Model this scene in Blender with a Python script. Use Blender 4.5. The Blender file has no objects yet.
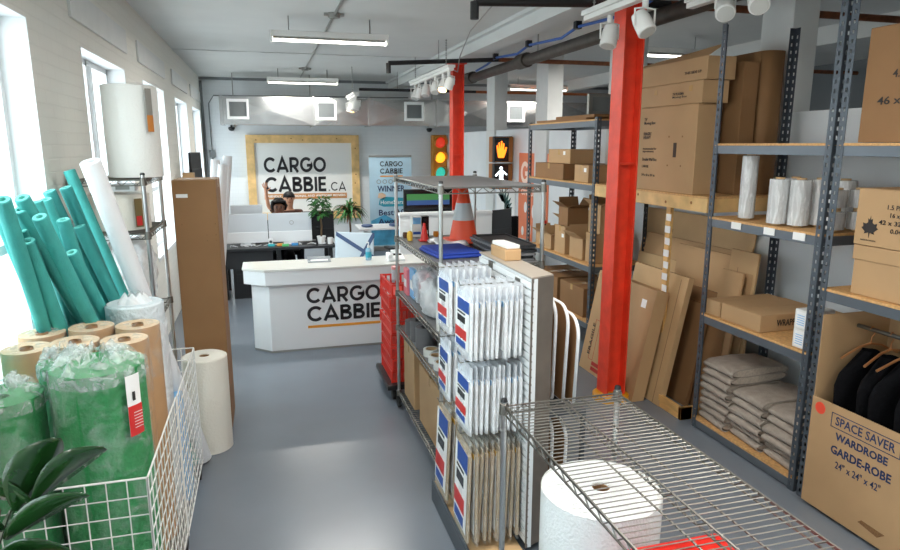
import bpy, bmesh, math, random
from mathutils import Vector, Matrix
random.seed(7)
C = bpy.context.scene.collection
sc = bpy.context.scene
PI = math.pi
R = math.radians
# ---------------------------------------------------------------- camera, sky, exposure
cam_d = bpy.data.cameras.new('camera'); cam = bpy.data.objects.new('camera', cam_d); C.objects.link(cam)
cam_d.sensor_width = 36; cam_d.lens = 36*645/900; cam_d.clip_start = .05
cam.location = (0, 0, 2.1); cam.rotation_euler = (R(90-11.4), 0, R(-15.8))
sc.camera = cam
sc.view_settings.view_transform = 'Standard'; sc.view_settings.look = 'None'
sc.view_settings.exposure = 0.28; sc.view_settings.gamma = 1; sc.view_settings.use_curve_mapping = False
w = bpy.data.worlds.new('sky'); sc.world = w; w.use_nodes = True
wn = w.node_tree; bg = wn.nodes['Background']
tc = wn.nodes.new('ShaderNodeTexCoord'); sx = wn.nodes.new('ShaderNodeSeparateXYZ'); cr = wn.nodes.new('ShaderNodeValToRGB')
wn.links.new(tc.outputs['Generated'], sx.inputs[0]); wn.links.new(sx.outputs['Z'], cr.inputs[0]); wn.links.new(cr.outputs[0], bg.inputs['Color'])
cr.color_ramp.elements[0].position = 0.0; cr.color_ramp.elements[0].color = (.56, .6, .62, 1)
cr.color_ramp.elements[1].position = .25; cr.color_ramp.elements[1].color = (.8, .93, 1, 1)
bg.inputs['Strength'].default_value = 6.5
LAMP_W = 48.0       # watts of each fluorescent fixture
TUBE_E = 9.0        # how bright the tube itself looks
# ---------------------------------------------------------------- materials
def lin(c):
    return tuple(((x/255)/12.92 if x/255 <= .04045 else ((x/255+.055)/1.055)**2.4) for x in c)+(1,)
MATS = {}
def mat(name, rgb, rough=.6, metal=0, noise=0, nscale=6, bump=0, bscale=40, coat=0, emit=0, alpha=1, spec=None, trans=0, stretch=None):
    if name in MATS: return MATS[name]
    m = bpy.data.materials.new(name); m.use_nodes = True; n = m.node_tree; b = n.nodes['Principled BSDF']
    col = lin(rgb)
    b.inputs['Base Color'].default_value = col; b.inputs['Roughness'].default_value = rough; b.inputs['Metallic'].default_value = metal
    b.inputs['Coat Weight'].default_value = coat; b.inputs['Alpha'].default_value = alpha
    b.inputs['Transmission Weight'].default_value = trans
    if spec is not None: b.inputs['Specular IOR Level'].default_value = spec
    if emit:
        b.inputs['Emission Color'].default_value = col; b.inputs['Emission Strength'].default_value = emit
    if noise or bump:
        t = n.nodes.new('ShaderNodeTexCoord'); mp = n.nodes.new('ShaderNodeMapping')
        n.links.new(t.outputs['Object'], mp.inputs[0])
        if stretch: mp.inputs['Scale'].default_value = stretch
    if noise:
        nz = n.nodes.new('ShaderNodeTexNoise'); nz.inputs['Scale'].default_value = nscale; nz.inputs['Detail'].default_value = 5
        n.links.new(mp.outputs[0], nz.inputs['Vector'])
        rp = n.nodes.new('ShaderNodeValToRGB')
        rp.color_ramp.elements[0].position = .3; rp.color_ramp.elements[1].position = .7
        rp.color_ramp.elements[0].color = tuple(x*(1-noise) for x in col[:3])+(1,)
        rp.color_ramp.elements[1].color = tuple(min(1, x*(1+noise)) for x in col[:3])+(1,)
        n.links.new(nz.outputs['Fac'], rp.inputs[0]); n.links.new(rp.outputs[0], b.inputs['Base Color'])
    if bump:
        nb = n.nodes.new('ShaderNodeTexNoise'); nb.inputs['Scale'].default_value = bscale; nb.inputs['Detail'].default_value = 4
        n.links.new(mp.outputs[0], nb.inputs['Vector'])
        bp = n.nodes.new('ShaderNodeBump'); bp.inputs['Strength'].default_value = bump; bp.inputs['Distance'].default_value = .02
        n.links.new(nb.outputs['Fac'], bp.inputs['Height']); n.links.new(bp.outputs[0], b.inputs['Normal'])
    MATS[name] = m
    return m
def plastic(name, rgb, alpha, rough=.18, bscale=25, bump=.6, streak=0, thr=.62):
    """see-through film: clear between glossy creases"""
    m = bpy.data.materials.new(name); m.use_nodes = True; n = m.node_tree; b = n.nodes['Principled BSDF']
    b.inputs['Base Color'].default_value = lin(rgb); b.inputs['Roughness'].default_value = rough
    t = n.nodes.new('ShaderNodeTexCoord'); mp = n.nodes.new('ShaderNodeMapping'); n.links.new(t.outputs['Object'], mp.inputs[0])
    if streak: mp.inputs['Scale'].default_value = (1, 1, streak)
    nb = n.nodes.new('ShaderNodeTexNoise'); nb.inputs['Scale'].default_value = bscale; nb.inputs['Detail'].default_value = 6; nb.inputs['Distortion'].default_value = 1.2
    n.links.new(mp.outputs[0], nb.inputs['Vector'])
    bp = n.nodes.new('ShaderNodeBump'); bp.inputs['Strength'].default_value = bump; bp.inputs['Distance'].default_value = .03
    n.links.new(nb.outputs['Fac'], bp.inputs['Height']); n.links.new(bp.outputs[0], b.inputs['Normal'])
    rp = n.nodes.new('ShaderNodeValToRGB'); rp.color_ramp.elements[0].position = .45; rp.color_ramp.elements[1].position = thr
    a = alpha; rp.color_ramp.elements[0].color = (a, a, a, 1); a2 = min(1, alpha+.35); rp.color_ramp.elements[1].color = (a2, a2, a2, 1)
    n.links.new(nb.outputs['Fac'], rp.inputs[0]); n.links.new(rp.outputs[0], b.inputs['Alpha'])
    MATS[name] = m
    return m
def glass(name):
    m = bpy.data.materials.new(name); m.use_nodes = True; n = m.node_tree; n.nodes.remove(n.nodes['Principled BSDF'])
    o = n.nodes['Material Output']; mx = n.nodes.new('ShaderNodeMixShader'); tr = n.nodes.new('ShaderNodeBsdfTransparent'); gl = n.nodes.new('ShaderNodeBsdfGlossy')
    gl.inputs['Roughness'].default_value = .03; tr.inputs['Color'].default_value = (.93, .97, .98, 1)
    fr = n.nodes.new('ShaderNodeLayerWeight'); fr.inputs[0].default_value = .12; n.links.new(fr.outputs['Fresnel'], mx.inputs[0]); n.links.new(tr.outputs[0], mx.inputs[1]); n.links.new(gl.outputs[0], mx.inputs[2])
    n.links.new(mx.outputs[0], o.inputs['Surface']); MATS[name] = m; return m
def brick(name, rgb, sx_, depth=.35):
    m = bpy.data.materials.new(name); m.use_nodes = True; n = m.node_tree; b = n.nodes['Principled BSDF']
    b.inputs['Roughness'].default_value = .7
    t = n.nodes.new('ShaderNodeTexCoord'); mp = n.nodes.new('ShaderNodeMapping'); mp.inputs['Rotation'].default_value = sx_
    n.links.new(t.outputs['Object'], mp.inputs[0])
    br = n.nodes.new('ShaderNodeTexBrick'); br.inputs['Scale'].default_value = 1; br.inputs['Brick Width'].default_value = .22; br.inputs['Row Height'].default_value = .075
    br.inputs['Mortar Size'].default_value = .006; br.inputs['Mortar Smooth'].default_value = .5
    c = lin(rgb); br.inputs['Color1'].default_value = c; br.inputs['Color2'].default_value = tuple(x*.98 for x in c[:3])+(1,); br.inputs['Mortar'].default_value = tuple(x*.95 for x in c[:3])+(1,)
    n.links.new(mp.outputs[0], br.inputs['Vector']); n.links.new(br.outputs['Color'], b.inputs['Base Color'])
    nz = n.nodes.new('ShaderNodeTexNoise'); nz.inputs['Scale'].default_value = 30
    ad = n.nodes.new('ShaderNodeMath'); ad.operation = 'MULTIPLY_ADD'; ad.inputs[1].default_value = .25
    n.links.new(t.outputs['Object'], nz.inputs['Vector']); n.links.new(nz.outputs['Fac'], ad.inputs[0])
    iv = n.nodes.new('ShaderNodeMath'); iv.operation = 'SUBTRACT'; iv.inputs[0].default_value = 1; n.links.new(br.outputs['Fac'], iv.inputs[1])
    n.links.new(iv.outputs[0], ad.inputs[2])
    bp = n.nodes.new('ShaderNodeBump'); bp.inputs['Strength'].default_value = depth; bp.inputs['Distance'].default_value = .012
    n.links.new(ad.outputs[0], bp.inputs['Height']); n.links.new(bp.outputs[0], b.inputs['Normal']); MATS[name] = m; return m
M_floor = mat('floor_paint', (116, 124, 133), .26, noise=.07, nscale=1.3, bump=.03, bscale=3, spec=.5)
M_ceil = mat('ceiling_paint', (204, 206, 204), .8, noise=.03, nscale=2)
M_wallL = brick('painted_brick', (226, 225, 217), (0, R(90), R(90)))
M_wallB = brick('painted_block', (222, 226, 228), (R(90), 0, 0), .12)
M_wallR = mat('white_wall_paint', (220, 225, 228), .6, noise=.03, nscale=3)
M_white = mat('white_paint', (226, 229, 230), .5)
M_whtcol = mat('column_white', (214, 216, 214), .55, noise=.03)
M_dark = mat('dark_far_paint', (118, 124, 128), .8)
M_red = mat('red_steel_paint', (232, 66, 38), .42, noise=.12, nscale=9, bump=.1, bscale=30)
M_yel = mat('yellow_paint', (214, 150, 20), .5, noise=.1)
M_card = mat('cardboard', (182, 147, 106), .75, noise=.06, nscale=3, bump=.04, bscale=8)
M_cardD = mat('cardboard_brown', (140, 103, 66), .75, noise=.07, nscale=3, bump=.05, bscale=8)
M_cardL = mat('cardboard_light', (198, 164, 120), .75, noise=.06, nscale=4, bump=.04, bscale=8)
M_cardE = mat('cardboard_edge', (128, 92, 58), .9, noise=.25, nscale=120)
M_tape = mat('packing_tape', (196, 160, 108), .2, coat=.3)
M_ink = mat('print_ink', (40, 34, 32), .6)
M_inkR = mat('red_ink', (170, 40, 36), .6)
M_navy = mat('navy_ink', (32, 52, 92), .6)
M_blk = mat('black_letters', (26, 26, 30), .5)
M_orange = mat('orange_band', (226, 150, 46), .5)
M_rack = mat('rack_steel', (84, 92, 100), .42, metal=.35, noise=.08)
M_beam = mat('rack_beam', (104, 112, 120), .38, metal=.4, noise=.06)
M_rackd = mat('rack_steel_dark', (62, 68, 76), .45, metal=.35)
M_chrome = mat('chrome_wire', (128, 126, 120), .42, metal=1)
M_post = mat('chrome_post', (192, 194, 194), .28, metal=1)
M_ply = mat('particle_board', (206, 160, 104), .7, noise=.2, nscale=60)
M_wood = mat('pine_wood', (222, 176, 108), .6, noise=.18, nscale=5, stretch=(6, 1, 6))
M_wood2 = mat('pine_frame', (220, 182, 122), .55, noise=.18, nscale=7)
M_knot = mat('wood_knot', (150, 96, 44), .6)
M_teal = mat('teal_foam', (62, 158, 152), .75, noise=.1, nscale=12, bump=.25, bscale=140)
M_tealc = mat('teal_foam_cut', (112, 204, 192), .8, bump=.2, bscale=150)
M_foamw = mat('white_foam', (232, 234, 236), .65, bump=.2, bscale=90)
M_bub = mat('bubble_roll', (246, 246, 240), .45, noise=0, nscale=14, bump=.2, bscale=60, coat=.25)
M_bub2 = mat('bubble_roll_cream', (238, 234, 222), .45, noise=0, nscale=14, bump=.25, bscale=60)
M_green = mat('green_foam', (28, 128, 66), .7, noise=.12, nscale=9, bump=.4, bscale=60)
M_kraft = mat('kraft_paper', (178, 140, 100), .65, noise=.1, nscale=5)
M_kraftE = mat('kraft_roll_end', (206, 178, 146), .8, noise=.12, nscale=50)
M_alu = mat('galvanised_duct', (196, 198, 198), .24, metal=.95, noise=.08, nscale=4, bump=.15, bscale=6)
M_grille = mat('grille_grey', (120, 126, 128), .5)
M_pipe = mat('black_pipe', (30, 30, 32), .5)
M_rust = mat('rusty_pipe', (118, 66, 36), .7, noise=.3, nscale=20)
M_iron = mat('cast_iron_pipe', (70, 64, 58), .55, noise=.3, nscale=12, metal=.3)
M_blue = mat('blue_cable', (50, 92, 168), .5)
M_tubeE = mat('lit_tube', (255, 252, 240), .4, emit=TUBE_E)
M_spotE = mat('lit_spot', (255, 206, 130), .4, emit=16)
M_spotF = mat('spot_lens', (206, 206, 200), .2)
M_fix = mat('fixture_white', (232, 232, 228), .45)
M_grey = mat('grey_metal', (150, 150, 146), .4, metal=.6)
M_steelE = mat('brushed_end', (126, 117, 108), .38, metal=.5, noise=.12, nscale=8)
M_blackp = mat('black_plastic', (24, 25, 28), .4)
M_blackf = mat('black_fabric', (12, 12, 15), .95, spec=.15, bump=.3, bscale=60)
M_rubber = mat('black_rubber', (22, 22, 22), .7)
M_mon = mat('monitor_shell', (206, 212, 218), .4)
M_mon2 = mat('monitor_base', (230, 233, 236), .4)
M_screen = mat('dark_screen', (16, 18, 22), .15)
M_cone = mat('cone_orange', (238, 82, 44), .45)
M_refl = mat('cone_grey_band', (176, 178, 180), .3)
M_redp = mat('red_plastic', (216, 40, 30), .35)
M_crate = mat('red_crate', (226, 58, 44), .35)
M_leaf = mat('leaf_gloss', (26, 62, 26), .2, noise=.3, nscale=9, coat=.5)
M_leafb = mat('leaf_small', (54, 110, 52), .45, noise=.3, nscale=9)
M_leafr = mat('leaf_reddish', (118, 84, 56), .5, noise=.4, nscale=9)
M_stem = mat('stem_brown', (92, 72, 48), .8)
M_pot = mat('white_pot', (228, 228, 226), .4)
M_potb = mat('brown_pot', (96, 62, 44), .6)
M_pad = mat('grey_pad', (168, 156, 144), .85, noise=.12, nscale=16, bump=.5, bscale=90)
M_padE = mat('pad_edge', (192, 178, 162), .85, noise=.15, nscale=60)
M_skin = mat('skin_tan', (196, 142, 112), .55)
M_skin2 = mat('skin_brown', (120, 80, 60), .55)
M_hair = mat('black_hair', (22, 18, 18), .7, bump=1, bscale=90)
M_shirt = mat('rust_shirt', (84, 50, 36), .85)
M_shirt2 = mat('dark_shirt', (30, 30, 36), .85)
M_hanger = mat('copper_hanger', (206, 146, 96), .3, metal=.7)
M_boxw = mat('white_card', (226, 226, 222), .6)
M_paper = mat('white_label', (238, 238, 236), .6)
M_ban = mat('banner_blue', (176, 206, 222), .5, noise=.12, nscale=2)
M_bant = mat('banner_teal', (40, 150, 172), .5)
M_band = mat('banner_deep', (70, 150, 186), .5, noise=.4, nscale=4)
M_pos = mat('poster_orange', (226, 128, 88), .55)
M_desk = mat('desk_black', (34, 36, 40), .4)
M_cushion = mat('pale_blue_panel', (206, 222, 232), .5)
M_strap = mat('navy_strap', (70, 92, 130), .6)
M_tapeG = mat('grey_tape', (104, 104, 106), .45)
M_tapeW = mat('white_tape', (222, 222, 218), .35)
M_padW = mat('white_packet', (240, 242, 243), .55, noise=.05, nscale=20)
M_brn = mat('paper_pack', (182, 162, 134), .7, noise=.1, nscale=10)
M_lblB = mat('label_blue', (30, 78, 160), .45)
M_lblS = mat('label_sky', (120, 180, 226), .45)
M_lblR = mat('label_red', (206, 46, 44), .45)
M_lblY = mat('label_yellow', (236, 190, 70), .45)
M_amber = mat('signal_amber', (255, 176, 40), .3, emit=1.3)
M_sigR = mat('signal_red', (220, 60, 40), .3, emit=.5)
M_sigG = mat('signal_green', (50, 180, 160), .3, emit=.8)
M_hand = mat('signal_hand', (255, 130, 30), .3, emit=2)
M_walk = mat('signal_walk', (240, 250, 255), .3, emit=3)
M_sigY = mat('signal_case', (198, 130, 30), .45)
M_film = plastic('wrap_film', (224, 236, 232), .04, rough=.16, bscale=9, bump=.7, thr=.8)
M_filmt = plastic('gathered_film', (232, 240, 238), .14, rough=.15, bscale=18, bump=.9, thr=.66)
M_sleeve = mat('clear_sleeve', (248, 249, 248), .2, alpha=.1)
M_filmw = plastic('wrap_film_white', (246, 248, 249), .5, rough=.3, bscale=7, bump=.5, thr=.8)
M_bag = plastic('bag_film', (244, 247, 250), .36, rough=.22, bscale=9, bump=.35, thr=.75)
M_bagc = plastic('bag_film_clear', (238, 238, 232), .12, rough=.2, bscale=9, bump=.35, thr=.8)
M_shrink = plastic('stretch_film', (226, 228, 228), .72, rough=.18, bscale=40, bump=.5, streak=.2, thr=.7)
M_glass = glass('window_glass')
def translucent(name, rgb):
    m = bpy.data.materials.new(name); m.use_nodes = True; n = m.node_tree; b = n.nodes['Principled BSDF']; b.inputs['Base Color'].default_value = lin(rgb); b.inputs['Roughness'].default_value = .7
    t = n.nodes.new('ShaderNodeBsdfTranslucent'); t.inputs['Color'].default_value = lin(rgb); x = n.nodes.new('ShaderNodeMixShader'); x.inputs[0].default_value = .6
    n.links.new(b.outputs[0], x.inputs[1]); n.links.new(t.outputs[0], x.inputs[2]); n.links.new(x.outputs[0], n.nodes['Material Output'].inputs['Surface']); return m
M_tealt = translucent('teal_foam_thin', (110, 214, 206))
# ---------------------------------------------------------------- mesh helper
class MB:
    def __init__(s): s.bm = bmesh.new(); s.mi = 0; s.mats = []
    def mat(s, m):
        if m not in s.mats: s.mats.append(m)
        s.mi = s.mats.index(m); return s
    def _f(s, vs):
        try: f = s.bm.faces.new(vs); f.material_index = s.mi; return f
        except ValueError: return None
    def hexa(s, pts):
        v = [s.bm.verts.new(p) for p in pts]
        for q in ((0,3,2,1),(4,5,6,7),(0,1,5,4),(1,2,6,5),(2,3,7,6),(3,0,4,7)): s._f([v[i] for i in q])
        return s
    def box(s, x0, x1, y0, y1, z0, z1, M=None):
        p = [Vector(q) for q in ((x0,y0,z0),(x1,y0,z0),(x1,y1,z0),(x0,y1,z0),(x0,y0,z1),(x1,y0,z1),(x1,y1,z1),(x0,y1,z1))]
        if M: p = [M @ q for q in p]
        return s.hexa(p)
    def tube(s, pts, r, seg=8, cap=True, r1=None):
        pts = [Vector(p) for p in pts]; rings = []; n = len(pts); prev = None
        for i, p in enumerate(pts):
            d = (pts[min(i+1, n-1)]-pts[max(i-1, 0)])
            if d.length < 1e-9: d = Vector((0,0,1))
            d.normalize()
            a = prev if prev is not None else (Vector((1,0,0)) if abs(d.x) < .9 else Vector((0,1,0)))
            u = a-d*a.dot(d)
            if u.length < 1e-6: u = d.orthogonal()
            u.normalize(); prev = u; v = d.cross(u)
            rr = r if r1 is None else r+(r1-r)*i/(n-1)
            rings.append([s.bm.verts.new(p+(u*math.cos(t)+v*math.sin(t))*rr) for t in [2*PI*k/seg for k in range(seg)]])
        for a, b in zip(rings, rings[1:]):
            for k in range(seg): s._f([a[k], a[(k+1)%seg], b[(k+1)%seg], b[k]])
        if cap: s._f(rings[0][::-1]); s._f(rings[-1])
        return s
    def lathe(s, prof, seg=24, c=(0,0,0), axis='z', cap=True):
        rings = []; c = Vector(c)
        for r, h in prof:
            ring = []
            for k in range(seg):
                t = 2*PI*k/seg
                if axis == 'z': p = Vector((r*math.cos(t), r*math.sin(t), h))
                elif axis == 'x': p = Vector((h, r*math.cos(t), r*math.sin(t)))
                else: p = Vector((r*math.sin(t), h, r*math.cos(t)))
                ring.append(s.bm.verts.new(c+p))
            rings.append(ring)
        for a, b in zip(rings, rings[1:]):
            for k in range(seg): s._f([a[k], a[(k+1)%seg], b[(k+1)%seg], b[k]])
        if cap:
            s._f(rings[0][::-1]); s._f(rings[-1])
        return s
    def quad(s, a, b, c, d): s._f([s.bm.verts.new(p) for p in (a,b,c,d)]); return s
    def slab(s, poly, o, u, v, n, t):
        """flat polygon poly (2d) in frame o,u,v given thickness t along n"""
        o, u, v, n = map(Vector, (o, u, v, n))
        a = [s.bm.verts.new(o+u*x+v*y) for x, y in poly]; b = [s.bm.verts.new(o+u*x+v*y+n*t) for x, y in poly]
        s._f(a[::-1]); s._f(b)
        for i in range(len(poly)): j = (i+1) % len(poly); s._f([a[i], a[j], b[j], b[i]])
        return s
    def grid(s, fn, nu, nv, closed=False):
        vs = [[s.bm.verts.new(fn(i/nu, j/nv)) for j in range(nv+1)] for i in range(nu+(0 if closed else 1))]
        L = len(vs)
        for i in range(nu):
            for j in range(nv): s._f([vs[i][j], vs[(i+1)%L][j], vs[(i+1)%L][j+1], vs[i][j+1]])
        return s
    def build(s, name, m=None, parent=None, loc=None, rot=None, smooth=False, bevel=0, solid=0, fixn=True, sub=0):
        if fixn: bmesh.ops.recalc_face_normals(s.bm, faces=s.bm.faces)
        me = bpy.data.meshes.new(name); s.bm.to_mesh(me); s.bm.free()
        for q in (s.mats if s.mats else [m]): me.materials.append(q)
        if smooth:
            for p in me.polygons: p.use_smooth = True
            if smooth == 'auto':
                me.set_sharp_from_angle(angle=R(40))
        o = bpy.data.objects.new(name, me); C.objects.link(o)
        if parent: o.parent = parent
        if loc: o.location = loc
        if rot: o.rotation_euler = rot
        if solid: q = o.modifiers.new('solid', 'SOLIDIFY'); q.thickness = solid; q.offset = 0
        if bevel: q = o.modifiers.new('bevel', 'BEVEL'); q.width = bevel; q.segments = 2; q.limit_method = 'ANGLE'
        if sub: q = o.modifiers.new('sub', 'SUBSURF'); q.levels = sub; q.render_levels = sub
        return o
def tag(o, label=None, cat=None, group=None, kind=None):
    if label: o['label'] = label
    if cat: o['category'] = cat
    if group: o['group'] = group
    if kind: o['kind'] = kind
    return o
def thing(name, label, cat, loc=(0,0,0), rot=(0,0,0), group=None):
    o = bpy.data.objects.new(name, None); C.objects.link(o); o.location = loc; o.rotation_euler = rot; o.empty_display_size = .05
    return tag(o, label, cat, group)
def dup(root, loc=None, rot=None, label=None, group=None):
    r = root.copy(); C.objects.link(r)
    if loc is not None: r.location = loc
    if rot is not None: r.rotation_euler = rot
    if label: r['label'] = label
    if group: r['group'] = group
    for ch in list(root.children):
        c = ch.copy(); C.objects.link(c); c.parent = r
        for g in list(ch.children):
            d = g.copy(); C.objects.link(d); d.parent = c
    return r
def struct(name, mb, m=None, parent=None, **k):
    o = mb.build(name, m, parent, **k)
    if not parent: o['kind'] = 'structure'
    return o
# ---------------------------------------------------------------- lettering
STK = {}
def arc(cx, cy, rx, ry, a0, a1, n=14): return [(cx+rx*math.cos(R(a0+(a1-a0)*i/n)), cy+ry*math.sin(R(a0+(a1-a0)*i/n))) for i in range(n+1)]
W_ = .17; h_ = W_/2
STK['C'] = (.88, [arc(.5, .5, .5-h_, .5-h_, 42, 318, 22)])
STK['O'] = (1.0, [arc(.5, .5, .5-h_, .5-h_, 0, 360, 28)])
STK['G'] = (.98, [arc(.5, .5, .5-h_, .5-h_, 45, 360, 24)+[(.5-h_+.5, .44)], [(.54, .46), (.98, .46)]])
STK['A'] = (.96, [[(.08, 0), (.48, 1-h_*.6), (.88, 0)], [(.22, .27), (.74, .27)]])
STK['R'] = (.74, [[(h_, 0), (h_, 1)], [(h_, 1-h_), (.38, 1-h_)]+arc(.38, .66, .26, .34-h_, 90, -90, 12)+[(h_, .32+h_)], [(.36, .36), (.64, 0)]])
STK['B'] = (.72, [[(h_, 0), (h_, 1)], [(h_, 1-h_), (.36, 1-h_)]+arc(.36, .75, .2, .25-h_, 90, -90, 10)+[(h_, .5+h_)], [(h_, .5), (.38, .5)]+arc(.38, .28, .24, .28-h_, 90, -90, 12)+[(h_, h_)]])
STK['I'] = (.2, [[(.1, 0), (.1, 1)]])
STK['E'] = (.6, [[(h_, 0), (h_, 1)], [(h_, 1-h_), (.58, 1-h_)], [(h_, .5), (.54, .5)], [(h_, h_), (.58, h_)]])
STK['.'] = (.2, [[(.02, h_), (.02+W_, h_)]])
def strokes(name, body, o, u, v, width, height, m, parent, wt=1.0, t=.004):
    o, u, v = map(Vector, (o, u, v)); n = u.cross(v); mb = MB(); x = 0; segs = []
    for ch in body:
        if ch == ' ': x += .4; continue
        adv, ps = STK[ch]
        for p in ps: segs.append([(a+x, b) for a, b in p])
        x += adv+.1
    tot = x-.1; sx_ = width/tot; ww = W_*wt/2
    for p in segs:
        P2 = [Vector((a, b)) for a, b in p]; L = []; Rr = []
        closed = (P2[0]-P2[-1]).length < 1e-4
        for i in range(len(P2)):
            a = P2[max(i-1, 0)]; b = P2[min(i+1, len(P2)-1)]
            if closed and i in (0, len(P2)-1): a = P2[-2]; b = P2[1]
            d1 = (P2[i]-a); d2 = (b-P2[i]); d1 = d1.normalized() if d1.length > 1e-6 else d2.normalized(); d2 = d2.normalized() if d2.length > 1e-6 else d1
            d = (d1+d2).normalized(); nn = Vector((-d.y, d.x)); k = ww/max(.45, nn.dot(Vector((-d2.y, d2.x))))
            L.append(P2[i]+nn*k); Rr.append(P2[i]-nn*k)
        for i in range(len(P2)-1):
            q = [L[i], Rr[i], Rr[i+1], L[i+1]]
            pts = [o+u*(a.x*sx_)+v*(a.y*height) for a in q]
            mb.hexa(pts+[p_+n*t for p_ in pts])
    return mb.build(name, m, parent)
def text(name, body, o, u, v, width, m, parent, height=None, bold=.0, t=.002, align='l'):
    cu = bpy.data.curves.new(name, 'FONT'); cu.body = body; cu.size = 1; cu.offset = bold; cu.resolution_u = 2; cu.extrude = .01
    tmp = bpy.data.objects.new('t', cu); C.objects.link(tmp)
    me = bpy.data.meshes.new_from_object(tmp.evaluated_get(bpy.context.evaluated_depsgraph_get()))
    bpy.data.objects.remove(tmp); bpy.data.curves.remove(cu)
    xs = [q.co.x for q in me.vertices]; ys = [q.co.y for q in me.vertices]
    if not xs: return None
    x0, x1, y0, y1 = min(xs), max(xs), min(ys), max(ys); k = width/(x1-x0); ky = (height/(y1-y0)) if height else k
    o, u, v = map(Vector, (o, u, v)); n = u.cross(v)
    for q in me.vertices:
        c = q.co.copy(); q.co = o+u*((c.x-x0)*k)+v*((c.y-y0)*ky)+n*((c.z+.01)/.02*t)
    me.name = name; me.materials.clear(); me.materials.append(m)
    ob = bpy.data.objects.new(name, me); C.objects.link(ob); ob.parent = parent
    return ob
# ---------------------------------------------------------------- the room
ZC = 3.4; YB = 13.9; XL = -1.15; XR = 3.8; XF = 9.0; YN = -3.2
struct('floor', MB().box(XL-.35, XF, YN, YB, -.1, 0), M_floor)
struct('ceiling', MB().box(XL-.35, XF, YN, YB, ZC, ZC+.12), M_ceil)
WIN = [(-2.2, -.75), (.2, 1.7), (2.55, 4.0), (5.05, 6.5), (7.4, 8.85), (9.9, 11.35), (12.2, 13.6)]  # first two are out of view, added to let in more daylight
ZS, ZT = .9, 2.75
mb = MB(); ys = [YN]
for a, b in WIN: ys += [a, b]
ys.append(YB)
for i in range(0, len(ys), 2): mb.box(XL-.35, XL, ys[i], ys[i+1], 0, ZC)
for a, b in WIN:
    mb.box(XL-.35, XL, a, b, 0, ZS); mb.box(XL-.35, XL, a, b, ZT, ZC)
struct('wall_left', mb, M_wallL)
for i, (a, b) in enumerate(WIN):
    struct('trim_%d' % (i+1), MB().box(XL, XL+.02, a-.22, b+.12, 2.9, 3.1), M_whtcol, bevel=.004)   # pale lintel band
    f = MB(); x0, x1 = XL-.20, XL-.14
    f.box(x0, x1, a, a+.05, ZS, ZT).box(x0, x1, b-.05, b, ZS, ZT).box(x0, x1, a, b, ZT-.05, ZT).box(x0, x1, a, b, ZS, ZS+.05)
    f.box(x0, x1, (a+b)/2-.025, (a+b)/2+.025, ZS, ZT).box(x0+.01, x1-.01, a, b, 1.55, 1.6)
    f.box(x0, x1+.02, (a+b)/2+.04, (a+b)/2+.075, ZS+.05, ZT-.05)
    o = struct('window_%d' % (i+1), f, M_white)
    MB().quad((x0+.028, a+.05, ZS+.05), (x0+.028, b-.05, ZS+.05), (x0+.028, b-.05, ZT-.05), (x0+.028, a+.05, ZT-.05)).build('pane', M_glass, o, fixn=False)
    MB().box(XL-.14, XL+.015, a, b, ZS-.03, ZS+.012).build('sill', M_white, o)
    MB().box(XL-.34, XL+.001, b-.004, b, ZS, ZT).box(XL-.34, XL+.001, a, a+.004, ZS, ZT).box(XL-.34, XL+.001, a+.004, b-.004, ZT-.004, ZT).build('jamb_lining', M_white, o)
struct('wall_back', MB().box(XL-.35, XF, YB, YB+.2, 0, ZC), M_wallB)
struct('wall_front', MB().box(XL-.35, XF, YN-.2, YN, 0, ZC), M_wallR)
struct('wall_right', MB().box(XR, XR+.14, YN, YB, 0, 2.34), M_wallR)
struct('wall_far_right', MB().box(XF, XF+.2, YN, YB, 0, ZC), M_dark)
for i, (y0, y1) in enumerate([(10.55, 10.95), (8.4, 8.8), (6.35, 6.75), (4.1, 4.42)]):
    tag(MB().box(3.76, 3.99, y0, y1, 0 if 0 else 2.34, ZC-.001).build('column', M_whtcol, bevel=.006), ['white square column at the far end of the low wall, nearest the duct', 'second white column from the duct, rising behind the dark shelving', 'white column seen beside the red steel column', 'wide white column rising behind the tall brown cartons'][i], 'column', 'white columns standing on the low wall')
    struct('trim_%d' % (10+i), MB().box(3.76, 3.8, y0, y1, 0, 2.34), M_whtcol)
# dropped beams under the ceiling
struct('ceiling_beam', MB().box(2.58, 2.84, YN, YB, 3.24, ZC).box(2.52, 2.9, YN, YB, 3.36, ZC), M_ceil, bevel=.004)
struct('ceiling_beam', MB().box(6.1, 6.3, YN, YB, 3.2, ZC), M_ceil)
for y in (1.2, 5.6, 10.0):
    struct('ceiling_joint', MB().box(XL, 2.52, y, y+.35, ZC-.012, ZC), M_ceil, bevel=.005)
struct('trim_20', MB().box(XL, XF, YB-.05, YB, ZC-.05, ZC), mat('grey_trim', (120, 124, 128), .6))
# ---------------------------------------------------------------- red steel columns
def red_column(y, label):
    t = thing('steel_column', label, 'column', (2.705, y, 0), group='red steel columns')
    s = .085; mb = MB()
    mb.box(-s, -s+.014, -s, s, .06, 3.238).box(s-.014, s, -s, s, .06, 3.238).box(-s+.014, s-.014, -.006, .006, .06, 3.238)
    mb.build('column_shaft', M_red, t, bevel=.002)
    mb = MB()
    for z in (1.95,): mb.box(-s+.016, s-.016, -s+.01, -.007, z, z+.012)
    mb.box(-s-.03, s+.03, -s-.03, s+.03, 3.22, 3.24); mb.build('stiffener', M_red, t)
    MB().lathe([(.15, 0), (.15, .045), (.13, .06), (.02, .06)], 28).build('base_collar', M_yel, t)
    return t
red_column(4.58, 'red steel column nearest the viewer, standing in a yellow floor collar')
red_column(9.2, 'red steel column further back beside the traffic light')
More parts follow.
